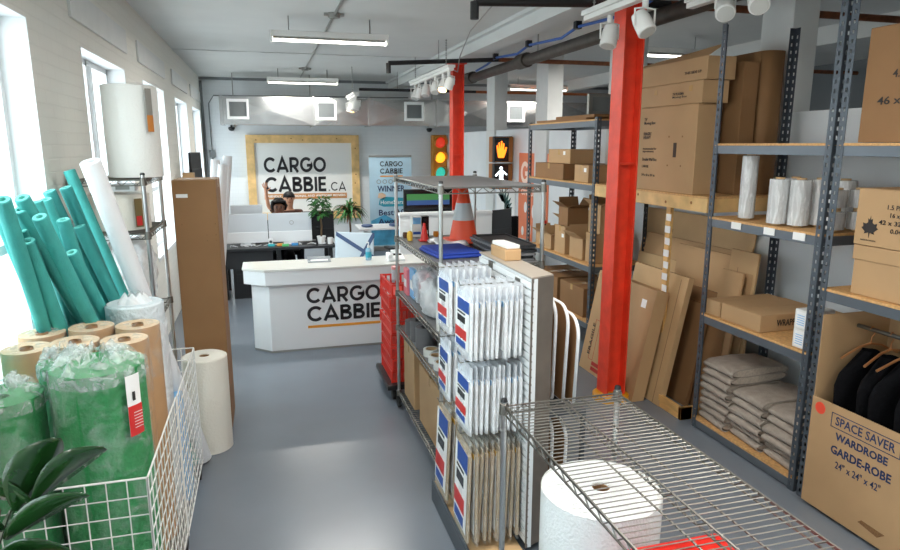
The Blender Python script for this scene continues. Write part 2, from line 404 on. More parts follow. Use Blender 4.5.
# ---------------------------------------------------------------- fluorescent fixtures
def fixture(x, y, label, hang=ZC):
    t = thing('fluorescent_light', label, 'ceiling light', (x, y, 3.16), group='hanging fluorescent lights')
    MB().box(-.61, .61, -.06, .06, .03, .09).box(-.61, -.59, -.07, .07, -.02, .09).box(.59, .61, -.07, .07, -.02, .09).build('housing', M_fix, t, bevel=.006)
    MB().tube([(-.585, -.0, .005), (.585, -.0, .005)], .019, 12).build('lamp_tube', M_tubeE, t)
    MB().slab([(-.585, .0), (.585, 0), (.585, .05), (-.585, .05)], (0, .02, .028), (1, 0, 0), (0, 1, -.5), (0, 0, 1), .002).slab([(-.585, .0), (.585, 0), (.585, .05), (-.585, .05)], (0, -.02, .028), (1, 0, 0), (0, -1, -.5), (0, 0, 1), .002).build('reflector', M_fix, t)
    for sx_ in (-.42, .42):
        MB().tube([(sx_, 0, .09), (sx_, 0, hang-3.16)], .006, 6).build('hanger', M_grey, t)
    l = bpy.data.lights.new('tube_light', 'AREA'); l.shape = 'RECTANGLE'; l.size = 1.15; l.size_y = .05; l.energy = LAMP_W; l.color = (1, .96, .9)
    lo = bpy.data.objects.new('tube_light', l); C.objects.link(lo); lo.parent = t; lo.location = (0, 0, -.022)
    return t
fixture(.73, 7.2, 'lit fluorescent strip light hanging above the reception counter')
fixture(.72, 12.0, 'lit fluorescent strip light hanging above the desk near the duct')
fixture(5.25, 12.2, 'lit fluorescent strip light beyond the low wall, between the white columns')
fixture(4.75, 7.2, 'lit fluorescent strip light beyond the low wall, above the cartons')
fixture(.73, 2.4, 'added unseen fluorescent strip light above the near end of the aisle')  # out of view, added at the row's spacing to light the near aisle
fixture(.73, -1.6, 'added unseen fluorescent strip light behind the aisle entrance')  # extra fixture behind the camera, added to brighten the foreground
fixture(3.2, .6, 'added unseen fluorescent strip light above the near right shelving')  # unseen extra fixture, added for more light near the camera
# conduit and junction boxes
t = thing('ceiling_conduit', 'thin metal conduit with junction boxes along the ceiling above the strip lights', 'conduit', (.75, 6, ZC))
MB().tube([(0, -9, -.02), (0, 7.8, -.02)], .012, 8).build('conduit', M_grey, t)
for y in (.93, 5.8, -3.3): MB().lathe([(.055, -.05), (.06, -.045), (.06, 0)], 16, (0, y, 0)).box(-.1, .1, y-.02, y+.02, -.03, -.005).build('junction_box', M_grey, t)
tag(MB().tube([(XL+.02, YB-.03, 3.33), (XL+.05, YB-.03, 0)], .03, 8).tube([(XL+.15, YB-.03, 1.1), (XL+.15, YB-.03, 2.9), (XL+.25, YB-.04, 3.05), (3, YB-.04, 3.08)], .012, 6).box(XL+.1, XL+.2, YB-.06, YB, 1.85, 2.0).build('wall_conduit', mat('grey_conduit', (120, 124, 126), .5)), 'grey conduit running up the back corner and along the wall', 'conduit')
# ---------------------------------------------------------------- air duct
t = thing('air_duct', 'galvanised rectangular air duct with white grilles across the back wall', 'air duct', (0, 13.0, 2.5))
def duct_seg(x0, x1, zz=2.47, z2=2.97):
    mb = MB(); y0, y1 = -.25, .3
    c = (x0+x1)/2; zc = (zz+z2)/2
    v = [(x0, y0, zz), (x1, y0, zz), (x1, y0, z2), (x0, y0, z2)]; m_ = (c, y0-.018, zc)
    mb.box(x0, x1, y0, y1, zz, z2)
    bm = mb.bm; vs = [bm.verts.new((a, b-.001, d)) for a, b, d in v]; vm = bm.verts.new(m_)
    for i in range(4): mb._f([vs[i], vs[(i+1) % 4], vm])
    return mb
xs = [-.68, .95, 2.0, 3.35, 4.7, 6.0, 7.4, 8.8]
for i in range(len(xs)-1):
    o = duct_seg(xs[i], xs[i+1]-.01).build('duct_section', M_alu, t, loc=(0, 0, -2.5))
    MB().box(xs[i+1]-.03, xs[i+1], -.28, .32, -.05, .49).build('duct_flange', M_alu, t)
MB().box(-.74, -.68, -.27, .31, -.04, .48).build('end_cap', M_alu, t)
for x in (-.42, 1.17, 2.87, 5.0):
    g = MB().box(x-.19, x+.19, -.31, -.25, .06, .11).box(x-.19, x+.19, -.31, -.25, .37, .42).box(x-.19, x-.15, -.31, -.25, .11, .37).box(x+.15, x+.19, -.31, -.25, .11, .37).build('vent_grille', M_white, t, bevel=.004)
    gm = MB().box(x-.15, x+.15, -.28, -.27, .11, .37)
    for k in range(9): gm.box(x-.15, x+.15, -.295, -.282, .12+k*.028, .128+k*.028)
    gm.build('grille_slats', M_grille, g)
for x in (-.5, .9, 3.3, 6): MB().tube([(x, 0, -.05), (x, 0, .9)], .008, 6).tube([(x, -.28, -.05), (x, .3, -.05)], .012, 6).build('duct_strap', M_grey, t)
for x, lb in ((-.6, 'small black dome camera below the left end of the duct'),(3.45, 'small black dome camera on the back wall near the banner')):
    t = thing('security_camera', lb, 'camera', (x, 13.83, 2.42))
    MB().lathe([(.05, .1), (.05, .12)], 14).lathe([(.02, .02), (.02, .1)], 10).box(-.02, .02, 0, .07, .06, .1).build('mount', M_blackp, t)
    MB().lathe([(.0, -.05), (.04, -.04), (.065, 0), (.06, .03), (.0, .04)], 14, cap=False).build('dome', M_blackp, t, smooth=True)
# ---------------------------------------------------------------- pipes
def pipe(label, segs, loc=(0,0,0), joints=(), ends=(), hang=()):
    t = thing('ceiling_pipe', label, 'pipe', loc)
    for (a, b, r, m) in segs: MB().tube([a, b], r, 14).build('pipe_length', m, t, smooth='auto')
    for a, b, r in joints: MB().tube([a, b], r, 14).build('pipe_coupling', M_iron, t)
    for p in hang: MB().tube([p, (p[0], p[1], ZC)], .006, 6).build('pipe_hanger', M_grey, t)
    for a, b, r in ends: MB().tube([a, b], r, 12).build('pipe_elbow', M_pipe, t)
    return t
pipe('thick dark iron pipe running under the white beam towards the back', [((3.0, 1, 3.08), (3.0, 9.6, 3.06), .062, M_iron)], joints=[((3.0, 7.3, 3.07), (3.0, 7.55, 3.07), .085), ((3.0, 9.35, 3.07), (3.0, 9.62, 3.07), .085)], hang=[(3.0, 7.0, 3.1), (3.0, 4.0, 3.1)])
pipe('black sprinkler pipe crossing above the first hanging spot track', [((1.55, 8.3, 3.1), (3.0, 8.3, 3.19), .028, M_pipe), ((3.0, 8.3, 3.19), (8.9, 8.3, 3.19), .028, M_rust)], ends=[((1.55, 8.3, 3.1), (1.55, 8.3, 2.98), .03)], hang=[(2.2, 8.3, 3.15)])
pipe('black and rust sprinkler pipe crossing at the top, passing the near red column', [((1.53, 4.75, 3.12), (3.15, 4.75, 3.19), .03, M_pipe), ((3.15, 4.75, 3.19), (8.9, 4.75, 3.19), .03, M_rust)], ends=[((1.53, 4.75, 3.12), (1.53, 4.75, 3.0), .032)], hang=[(2.1, 4.75, 3.15)])
pipe('thin black pipe with orange rust crossing beyond the strip light at the back', [((1.7, 12.0, 3.08), (3.9, 12.0, 3.08), .025, M_pipe), ((3.9, 12.0, 3.08), (8.9, 12.0, 3.08), .025, mat('orange_pipe', (170, 92, 46), .6))], hang=[(2.4, 12.0, 3.1)])
pts = [(2.93, 9.0, 3.12)]
for y in (8.2, 7.1, 5.9, 4.6): pts += [(2.93, y+.35, 3.15), (2.93, y, 3.2)]
t = thing('blue_cable', 'blue cable bundle looped along the white ceiling beam', 'cable', (0, 0, 0))
MB().tube(pts, .014, 8).build('cable', M_blue, t)
for y in (8.2, 7.1, 5.9, 4.6): MB().box(2.9, 2.96, y-.03, y+.03, 3.18, 3.25).build('cable_clip', M_blackp, t)
# ---------------------------------------------------------------- track lighting
def spot(t, x, y, tilt, yaw, lit, z=0, s=1.0):
    """a white cylinder spot in a U bracket, hung under the track: child of the track light"""
    M = Matrix.Translation((x, y, z-.16)) @ Matrix.Rotation(yaw, 4, 'Z') @ Matrix.Rotation(tilt, 4, 'X')
    h = MB(); h.lathe([(.02, .1), (.05, .09), (.058, .05), (.06, -.05), (.055, -.055)], 18, cap=True); 
    h.bm.transform(M); o = h.build('spot_head', M_fix, t, smooth='auto')
    L = MB().lathe([(0.001, -.058), (.045, -.058), (.05, -.057)], 16); L.bm.transform(M); L.build('spot_lens', M_spotE if lit else M_spotF, o)
    b = MB().tube([(x, y, z), (x, y, z-.05)], .02, 8).tube([(x-.07, y, z-.16), (x-.072, y, z-.06), (x, y, z-.05), (x+.072, y, z-.06), (x+.07, y, z-.16)], .007, 6)
    b.build('spot_bracket', M_fix, o)
def track(loc, length, label, spots, chains):
    t = thing('track_light', label, 'track light', loc)
    MB().box(-.03, .03, 0, length, 0, .035).box(-.05, .05, 0, length, .035, .07).build('track_rail', M_fix, t, bevel=.003)
    for s in spots: spot(t, *s)
    for y in chains:
        mb = MB(); z = .07
        while z < ZC-loc[2]-.01: mb.tube([(0, y, z), (.0, y, z+.028)], .006, 5); mb.box(-.011, .011, y-.003, y+.003, z+.01, z+.018); z += .03
        mb.build('hanging_chain', M_grey, t)
    return t
track((2.27, 7.95, 3.0), 2.25, 'white spot track with six small spots hanging in front of the duct', [(0, 2.0, .5, 2.2, False), (0, 1.75, .3, .8, False), (0, 1.35, .4, 2.6, False), (0, .8, .5, 2.8, False), (0, .4, .6, 2.5, True), (0, .12, .4, .9, False)], (.25, 2.0))
track((1.5, 10.9, 2.88), 1.0, 'short spot track with a glowing warm spot in front of the duct', [(0, .1, .3, 2, False), (0, .35, .3, 2, False), (0, .6, .3, 1, True), (0, .85, .3, 1, False)], (.5,))
track((2.36, 2.6, 3.0), 2.0, 'white spot track beside the near red column with two drooping spots', [(.05, 1.75, .35, 2.2, False, 0), (.0, 1.22, .6, 3.4, False, 0)], (.4, 1.9))
track((2.88, 2.5, 3.02), 1.6, 'white spot track at the top edge right of the near red column', [(-.1, 1.1, .9, 2.6, False, .06), (-.06, .86, .9, 2.6, False, .06)], (.8,))
pts = [(2.1, 4.0, ZC), (2.0, 5.2, ZC-.01), (2.3, 7.3, ZC-.05), (2.45, 8.2, ZC-.2), (2.45, 8.3, 3.02), (2.32, 8.1, 3.03)]
tag(MB().tube(pts, .007, 6).build('lighting_cable', M_grey), 'grey cable curving down from the ceiling to the first spot track', 'cable')
# ---------------------------------------------------------------- back wall sign
t = thing('company_sign', 'large white company sign in a pine frame on the back wall', 'sign', (-.35, 13.86, .57))
W, H = 2.27, 1.73; fw = .16
MB().box(fw-.02, W-fw+.02, -.02, .03, fw-.02, H-fw+.02).build('sign_panel', M_boxw, t)
for n, b in (('frame_rail', (0, W, -.06, .03, H-fw, H)), ('frame_rail', (0, W, -.06, .03, 0, fw)), ('frame_stile', (0, fw, -.059, .029, fw, H-fw)), ('frame_stile', (W-fw, W, -.059, .029, fw, H-fw))):
    MB().box(*b).build(n, M_wood2, t, bevel=.004)
mb = MB()
for k in (0, 3, 4, 7):
    mb.slab([(.012*math.cos(q), .016*math.sin(q)) for q in [2*PI*i/8 for i in range(8)]], (W-.1+.02*(k % 3), -.061, .2+k*.18), (1,0,0), (0,0,1), (0,-1,0), .001)
    mb.slab([(.015*math.cos(q), .012*math.sin(q)) for q in [2*PI*i/8 for i in range(8)]], (.2+k*.23, -.061, H-.1+.03*(k % 2)), (1,0,0), (0,0,1), (0,-1,0), .001)
mb.build('wood_knots', M_knot, t)
strokes('sign_lettering', 'CARGO', (.33, -.021, .98), (1,0,0), (0,0,1), 1.24, .3, M_blk, t, 1.2)
strokes('sign_lettering', 'CABBIE', (.33, -.021, .58), (1,0,0), (0,0,1), 1.24, .3, M_blk, t, 1.2)
strokes('sign_lettering', '.CA', (1.61, -.021, .58), (1,0,0), (0,0,1), .37, .19, M_blk, t, .75)
MB().box(.31, 1.99, -.03, -.02, .43, .54).build('sign_band', mat('sign_band_orange', (196, 138, 84), .5), t)
text('band_lettering', 'FRIENDLY, PROFESSIONAL AND AWESOME MOVERS', (.34, -.031, .46), (1,0,0), (0,0,1), 1.62, M_paper, t, .055, .02)
# ---------------------------------------------------------------- roll-up banner
t = thing('pull_up_banner', 'pale blue pull-up award banner standing right of the framed sign', 'banner', (1.98, 12.9, 0))
MB().box(0, .86, -.006, 0, .08, 1.88).build('banner_sheet', M_ban, t)
MB().slab([(.02, 0), (.84, 0), (.84, .42), (.7, .55), (.5, .5), (.3, .62), (.02, .5)], (0, -.008, .1), (1,0,0), (0,0,1), (0,-1,0), .001).build('teal_wave', M_band, t)
MB().box(-.02, .88, -.1, .1, 0, .08).build('banner_base', M_grey, t, bevel=.01)
MB().tube([(.43, .03, .08), (.43, .03, 1.88)], .01, 6).build('banner_pole', M_grey, t)
MB().box(0, .86, -.015, .008, 1.86, 1.9).build('top_rail', M_grey, t)
strokes('banner_lettering', 'CARGO', (.22, -.007, 1.68), (1,0,0), (0,0,1), .46, .1, M_blk, t)
strokes('banner_lettering', 'CABBIE', (.22, -.007, 1.54), (1,0,0), (0,0,1), .46, .1, M_blk, t)
MB().box(.22, .68, -.009, -.007, 1.475, 1.5).build('banner_underline', M_orange, t)
mb = MB()
for k in range(5): mb.lathe([(.033, -.009), (.045, -.009), (.045, -.007), (.033, -.007)], 14, (.19+k*.12, 0, 1.38), 'y', cap=False)
mb.build('award_badges', M_grey, t)
text('banner_lettering', 'WINNER', (.16, -.007, 1.18), (1,0,0), (0,0,1), .56, M_navy, t, .12, .02)
MB().slab([(0, .04), (.1, 0), (.5, .0), (.56, .08), (.5, .17), (.12, .2), (.02, .14)], (.18, -.009, .88), (1,0,0), (0,0,1), (0,-1,0), .001).build('ribbon', M_bant, t)
text('banner_lettering', 'HomeStars', (.22, -.011, .93), (1,0,0), (0,0,1), .46, M_paper, t, .08, .01)
text('banner_lettering', 'Best of', (.18, -.007, .7), (1,0,0), (0,0,1), .5, M_navy, t, .12, .02)
text('banner_lettering', 'Award', (.16, -.01, .52), (1,0,0), (0,0,1), .5, M_navy, t, .12, .02)
MB().slab([(0, 0), (.14, -.03), (.17, .05), (.1, .1), (.02, .09)], (.16, -.009, 1.06), (1,0,0), (0,0,1), (0,-1,0), .001).build('hand_picture', mat('hand_tan', (220, 190, 160), .6), t)
# ---------------------------------------------------------------- signals
t = thing('traffic_light', 'yellow three-lamp traffic light with glowing lenses on the back wall', 'traffic light', (3.64, 13.75, 1.36))
MB().box(-.155, .155, -.1, .12, 0, .95).build('signal_housing', M_sigY, t, bevel=.02)
for k, (m, z) in enumerate(((M_sigR, .79), (M_amber, .475), (M_sigG, .16))):
    o = MB().lathe([(.001, -.13), (.08, -.125), (.115, -.105)], 20, (0, 0, z), 'y').build('signal_lens', m, t, smooth=True)
    v = MB(); pts = []
    v.grid(lambda i, j: (.13*math.cos(PI*(-.1+1.2*i)), -.1-.2*j*(.6+.4*math.sin(PI*i)), z+.13*math.sin(PI*(-.1+1.2*i))), 14, 2)
    v.build('signal_visor', M_sigY, o, solid=.004)
def ped(y, z, label, kind):
    t = thing('pedestrian_signal', label, 'pedestrian signal', (3.65, y, z), (0, 0, R(-4)))
    MB().box(-.2, .14, -.02, .2, 0, .4).build('signal_case', mat('signal_case_dark', (176, 110, 50), .5), t, bevel=.015)
    MB().box(-.19, .06, -.045, -.02, .02, .38).build('signal_face', M_screen, t)
    h = MB().box(-.2, -.19, -.14, -.02, 0, .4).box(-.2, .08, -.14, -.02, .39, .4); h.build('signal_hood', M_blackp, t)
    MB().box(.14, .155, .05, .12, .1, .3).build('wall_bracket', M_blackp, t)
    if kind == 'hand':
        p = [(-.05,-.13),(.04,-.13),(.07,-.05),(.09,.03),(.07,.04),(.04,-.02),(.045,.09),(.025,.1),(.015,.01),(.01,.13),(-.01,.13),(-.012,.01),(-.03,.11),(-.05,.1),(-.04,0),(-.065,.07),(-.08,.06),(-.07,-.04)]
        MB().slab(p, (-.06, -.047, .2), (1,0,0), (0,0,1), (0,-1,0), .004).build('hand_symbol', M_hand, t)
    else:
        mb = MB()
        o = (-.06, -.047, .2); A = ((1,0,0), (0,0,1), (0,-1,0), .004)
        mb.slab([(.025*math.cos(q), .025*math.sin(q)+.13) for q in [2*PI*i/10 for i in range(10)]], o, *A)
        mb.slab([(-.03,-.03),(.03,-.03),(.035,.09),(-.03,.09)], o, *A); mb.slab([(.0,-.03),(.03,-.03),(.09,-.15),(.06,-.16)], o, *A)
        mb.slab([(-.03,-.03),(.0,-.03),(-.05,-.16),(-.085,-.15)], o, *A); mb.slab([(-.03,.09),(-.03,.06),(-.08,.0),(-.1,.02)], o, *A); mb.slab([(.03,.09),(.03,.06),(.09,.02),(.1,.04)], o, *A)
        mb.build('walking_symbol', M_walk, t)
ped(9.75, 1.83, 'upper pedestrian signal with a glowing orange hand', 'hand')
ped(9.75, 1.41, 'lower pedestrian signal with a white walking figure', 'walk')
# ---------------------------------------------------------------- posters on the low wall
t = thing('wall_poster', 'orange poster with a big pale letter G and white dots on the low wall', 'poster', (3.785, 9.45, .55))
MB().box(0, .012, -1.1, 0, 0, 1.43).build('poster_sheet', M_pos, t)
U, V = (0,-1,0), (0,0,1)
strokes('poster_letter', 'G', (-.002, -.1, .98), U, V, .3, .32, mat('pale_peach', (250, 222, 205), .5), t, 1.2)
text('poster_words', 'ON LUNCH', (-.002, -.12, .8), U, V, .8, mat('pale_peach', (250, 222, 205), .5), t, .1, .03)
for (a, b, r) in ((.3, .62, .07), (.62, .58, .09), (.85, .35, .08), (.45, .3, .09), (.2, .25, .06), (.7, .12, .07)):
    MB().slab([(r*math.cos(q)*.8, r*1.2*math.sin(q)) for q in [2*PI*i/12 for i in range(12)]], (-.001, -a, b), U, V, (-1,0,0), .003).build('poster_dot', M_paper, t)
t = thing('botanical_print', 'white print of a dark plant drawing beside the orange poster', 'poster', (3.785, 10.45, .72))
MB().box(0, .012, -.85, 0, 0, .85).build('print_sheet', M_paper, t)
mb = MB(); mb.tube([(-.003, -.4, .05), (-.003, -.42, .5)], .008, 5)
for k in range(9):
    a = -.9+k*.22; p0 = Vector((-.004, -.42, .3+.02*k)); d = Vector((0, math.sin(a*1.6), math.cos(a*1.2)*.6)).normalized(); q = Vector((0, -d.z, d.y))
    mb._f([mb.bm.verts.new(c) for c in (p0, p0+d*.14+q*.05, p0+d*.36, p0+d*.14-q*.05)])
mb.build('plant_drawing', M_leaf, t)
# ---------------------------------------------------------------- reception counter
t = thing('reception_counter', 'white reception counter with chamfered corner and black company lettering', 'counter', (-.03, 6.58, 0))
X1 = 1.85
def poly_body(x0, xc, y0, yc, y1, z0, z1, x1=X1):
    return [(xc, y0), (x1, y0), (x1, y1), (x0, y1), (x0, yc)], z0, z1
for nm, (pl, z0, z1), m, bv in (('counter_body', poly_body(-.17, .0, .03, .2, .42, 0, .72), M_white, .004), ('counter_fascia', poly_body(-.24, -.03, -.05, .13, .46, .72, .86), M_white, .004), ('counter_top', poly_body(-.25, -.04, -.06, .12, .48, .86, .885), mat('pale_laminate', (214, 214, 208), .12), .004), ('kick_strip', poly_body(-.172, -.002, .028, .2, .4, 0, .02), M_grey, 0)):
    MB().slab(pl, (0, 0, z0), (1,0,0), (0,1,0), (0,0,1), z1-z0).build(nm, m, t, bevel=bv)
strokes('counter_lettering', 'CARGO', (.37, .028, .5), (1,0,0), (0,0,1), .76, .16, M_blk, t, 1.15)
strokes('counter_lettering', 'CABBIE', (.37, .028, .305), (1,0,0), (0,0,1), .76, .16, M_blk, t, 1.15)
MB().box(.37, 1.13, .026, .03, .235, .262).build('counter_underline', M_orange, t)
def bottle(x, y, z, label):
    t = thing('sanitizer_bottle', label, 'bottle', (x, y, z))
    MB().lathe([(.03, 0), (.033, .01), (.033, .11), (.02, .13), (.012, .135)], 16).build('bottle_body', mat('clear_blue', (150, 200, 224), .1, alpha=.6), t, smooth='auto')
    MB().lathe([(.013, .135), (.013, .155), (.006, .16), (.006, .19)], 10).tube([(-.025, 0, .19), (.008, 0, .19)], .006, 6).build('pump', M_white, t)
    MB().lathe([(.0335, .03), (.0335, .09)], 16, cap=False).build('bottle_label', M_bant, t)
bottle(1.02, 6.82, .887, 'clear blue hand sanitizer pump bottle on the reception counter')
t = thing('card_holder', 'small clear card holder lying on the reception counter top', 'holder', (.5, 6.86, .887))
MB().box(-.12, .12, -.05, .05, 0, .012).box(-.12, .12, .03, .04, .012, .05).build('holder_tray', mat('clear_tray', (190, 196, 200), .15, alpha=.7), t)
MB().box(-.09, .09, -.03, .02, .012, .02).build('cards', M_paper, t)
t = thing('desk_phone', 'white desk phone at the right end of the reception counter', 'phone', (1.3, 6.75, .887))
MB().hexa([(-.09,-.09,0),(.09,-.09,0),(.09,.09,0),(-.09,.09,0),(-.09,-.09,.02),(.09,-.09,.02),(.09,.09,.06),(-.09,.09,.06)]).build('phone_base', M_white, t, bevel=.006)
MB().box(-.09, -.045, -.09, .09, .045, .075).build('handset', M_white, t, bevel=.008)
MB().box(-.02, .07, .02, .07, .04, .06).build('phone_screen', M_screen, t)
# ---------------------------------------------------------------- black desk with monitors
t = thing('office_desk', 'long black office desk with cables behind the reception counter', 'desk', (-.66, 9.1, -.02))
MB().box(0, 1.56, 0, .8, .7, .735).build('desk_top', M_desk, t, bevel=.004)
for x in (.03, .75, 1.46):
    for y in (.05, .7): MB().box(x, x+.06, y, y+.06, .02, .7).build('desk_leg', M_blackp, t)
MB().box(.05, .7, .06, .08, .45, .7).build('modesty_panel', M_desk, t)
tag(MB().box(0, .45, 0, .5, 0, .6).box(.05, .4, -.01, 0, .4, .55).box(.05, .4, -.01, 0, .2, .35).build('drawer_pedestal', M_blackp, None, (-.5, 9.2, 0), bevel=.005), 'black drawer pedestal under the left half of the office desk', 'drawers')
def monitor(x, y, z, label, w_=.62, h=.4, back=M_mon, low=M_mon2, rz=0, logo=True, group=None):
    t = thing('monitor', label, 'monitor', (x, y, z), (0, 0, rz), group)
    s = MB().box(-w_/2, w_/2, 0, .03, .1, .1+h).build('monitor_shell', back, t, bevel=.008)
    MB().box(-w_/2, w_/2, -.006, .036, .03, .1+h*.25).build('lower_shell', low, t, bevel=.008)
    MB().box(-w_/2+.012, w_/2-.012, .0305, .034, .115+h*.2, .09+h).build('screen', M_screen, t)
    MB().box(-.1, .1, -.03, .14, 0, .012).box(-.04, .04, .0, .03, .012, .1).build('stand', low, t, bevel=.003)
    if logo: MB().lathe([(.024, -.004), (.03, -.004), (.03, 0), (.024, 0)], 18, (.02, 0, .1+h*.6), 'y', cap=False).build('logo_ring', M_grey, t)
    return t
monitor(-.29, 9.42, .715, 'pale grey computer back, left of the two on the black desk', .56, .34, logo=False)
monitor(.3, 9.42, .715, 'pale grey computer back with a round logo, right of the two on the black desk', .6, .34)
monitor(-.29, 9.7, .715, 'white computer edge rising behind the left grey computer', .44, .44, logo=False)
monitor(.7, 9.55, .715, 'black monitor standing at the right end of the black desk', .46, .34, M_blackp, M_blackp, logo=False)
for i, (x, y, c, lb) in enumerate([(-.02, 9.22, (60, 180, 190), 'teal sticky note pad'), (.1, 9.24, (230, 150, 60), 'orange sticky note pad'), (.3, 9.22, (70, 150, 210), 'blue sticky note pad'), (.17, 9.17, (90, 190, 120), 'green sticky note pad')]):
    tag(MB().box(0, .09, 0, .05, 0, .03).build('sticky_pad', mat('pad_col_%d' % i, c, .6), None, (x, y, .716)), lb+' on the front edge of the black desk', 'note pad')
mb = MB()
for k in range(9):
    x = -.5+k*.15; mb.tube([(x+random.uniform(-.05, .05)+.02*j, 9.26+.02*math.sin(j+k), (.722)+(.02 if j % 2 else 0)) for j in range(5)], .005, 5)
tag(mb.build('desk_cables', M_mon2), 'tangle of pale cables along the front of the black desk', 'cables', kind='stuff')
t = thing('white_mug', 'white mug beside the potted plant on the black desk', 'mug', (.84, 9.25, .716))
MB().lathe([(.035, 0), (.04, .09), (.035, .09), (.03, .01)], 16).build('mug_body', M_pot, t, smooth='auto')
MB().tube([(.04, 0, .02), (.065, 0, .035), (.065, 0, .065), (.04, 0, .075)], .006, 6).build('mug_handle', M_pot, t)
t = thing('striped_cable_box', 'white speaker box standing between the two grey computers', 'speaker', (.02, 9.28, .716))
MB().box(-.03, .03, -.03, .03, 0, .1).build('speaker_body', M_white, t, bevel=.008); MB().lathe([(.001, -.032), (.02, -.032)], 12, (0, 0, .06), 'y').build('speaker_cone', M_grille, t)
# ---------------------------------------------------------------- plants
def leaf_mb(mb, base, tip, width, droop=.0, n=6, fold=.25, roll=0):
    base, tip = Vector(base), Vector(tip); d = tip-base; L = d.length; d.normalize()
    s_ = d.cross(Vector((0,0,1))); s_ = s_.normalized() if s_.length > .05 else Vector((1,0,0)); up_ = s_.cross(d).normalized()
    if roll: q_ = Matrix.Rotation(R(roll), 3, d); s_ = q_ @ s_; up_ = q_ @ up_
    rows = []
    for i in range(n+1):
        t_ = i/n; c = base+d*(L*t_)+Vector((0,0,1))*(droop*4*t_*(1-t_)*L) ; wd = width*math.sin(PI*min(.98, t_*.92+.04))**.8
        rows.append([mb.bm.verts.new(c+s_*(wd*k)+up_*(abs(k)*wd*fold*2)) for k in (-.5, -.25, 0, .25, .5)])
    for a, b in zip(rows, rows[1:]):
        for k in range(4): mb._f([a[k], a[k+1], b[k+1], b[k]])
def pot_lathe(r, h, m, t, name='pot'):
    MB().lathe([(r*.75, 0), (r, h*.85), (r*1.06, h*.86), (r*1.06, h), (r*.92, h), (r*.9, h*.9), (.001, h*.88)], 20, cap=False).build(name, m, t, smooth='auto')
t = thing('potted_plant', 'small money tree in a white pot at the right end of the black desk', 'plant', (.72, 9.3, .716))
pot_lathe(.06, .11, M_pot, t)
MB().tube([(0, 0, .08), (.01, 0, .25), (-.01, 0, .46)], .014, 8).build('trunk', M_stem, t)
f = MB(); rnd = random.Random(3)
for k in range(110):
    a = rnd.uniform(0, 2*PI); r0 = rnd.uniform(.0, .11); z = rnd.uniform(.4, .66); c = Vector((r0*math.cos(a), r0*math.sin(a), z))
    leaf_mb(f, c, c+Vector((math.cos(a)*.1, math.sin(a)*.1, rnd.uniform(-.07, .04))), .045, .1, 4)
f.build('foliage', M_leafb, t, fixn=False)
def dracaena(x, y, z, label, hh=.9, r=.3, m=M_leafb, m2=M_leafr, tuft=26, pr=.14):
    t = thing('potted_plant', label, 'plant', (x, y, z)); pot_lathe(pr, .26*pr/.14, M_potb, t)
    MB().tube([(0, 0, .2*pr/.14), (.02, 0, hh*.6), (0, 0, hh)], .018, 8).build('trunk', M_stem, t)
    rnd = random.Random(hash(label) % 99 if 0 else len(label))
    for mm, nn in ((m, tuft), (m2, tuft//2)):
        f = MB()
        for k in range(nn):
            a = rnd.uniform(0, 2*PI); e = rnd.uniform(-.2, 1.2); L = r*rnd.uniform(.7, 1.1); c = Vector((0, 0, hh-rnd.uniform(0, .12)))
            leaf_mb(f, c, c+Vector((math.cos(a)*math.cos(e), math.sin(a)*math.cos(e), math.sin(e)-.25))*L, .045, .35, 6)
        f.build('foliage', mm, t, fixn=False)
dracaena(1.5, 12.4, 0, 'green and reddish dracaena standing before the pine sign frame', .84, .36, tuft=60)
# ---------------------------------------------------------------- wrapped panel, side table, chairs
t = thing('wrapped_board', 'pale blue wrapped board with navy straps leaning beside the desk', 'board', (1.13, 8.9, .49), (R(-12), R(5), R(4)))
MB().box(-.27, .27, -.04, .04, 0, .42).build('wrapped_body', M_cushion, t, bevel=.02)
MB().slab([(-.27, .36), (-.27, .42), (.27, .1), (.27, .04)], (0, -.042, 0), (1,0,0), (0,0,1), (0,-1,0), .003).build('strap', M_strap, t)
MB().slab([(.02, .0), (.07, .0), (.27, .36), (.27, .42), (.24, .42)], (0, -.043, 0), (1,0,0), (0,0,1), (0,-1,0), .003).build('strap', M_strap, t)
t = thing('low_stool', 'low black stool carrying the wrapped blue board', 'stool', (1.13, 9.02, 0))
MB().box(-.3, .3, -.22, .22, .44, .475).build('stool_top', M_blackp, t)
for a in (-.27, .24):
    for b in (-.2, .17): MB().box(a, a+.03, b, b+.03, 0, .44).build('leg', M_blackp, t)
t = thing('high_table', 'white high table with dark items on it before the banner', 'table', (1.75, 10.2, -.0))
MB().box(-.4, .5, -.3, .3, .8, .83).build('table_top', M_white, t, bevel=.005)
MB().box(-.3, -.24, -.05, .05, .03, .8).box(-.33, -.21, -.28, .28, 0, .03).build('leg', M_white, t)
MB().box(.34, .4, -.05, .05, .03, .8).box(.31, .43, -.28, .28, 0, .03).build('leg', M_white, t)
for (x, y, r, h, lb) in ((1.5, 10.1, .09, .03, 'flat dark dish on the white high table'), (1.95, 10.1, .1, .035, 'dark folded cloth on the white high table')):
    tag(MB().lathe([(r*.6, 0), (r, .01), (r, h), (r*.8, h+.01), (.001, h)], 18, cap=False).build('dish', M_strap, None, (x, y, .832), smooth='auto'), lb, 'dish')
t = thing('toy_figure', 'small dark figure on the white high table', 'figure', (2.02, 10.3, .832))
MB().lathe([(.04, 0), (.05, .05), (.03, .12), (.02, .15), (.04, .18), (.045, .21), (.02, .25), (.001, .255)], 14).build('figure_body', M_blackp, t, smooth=True)
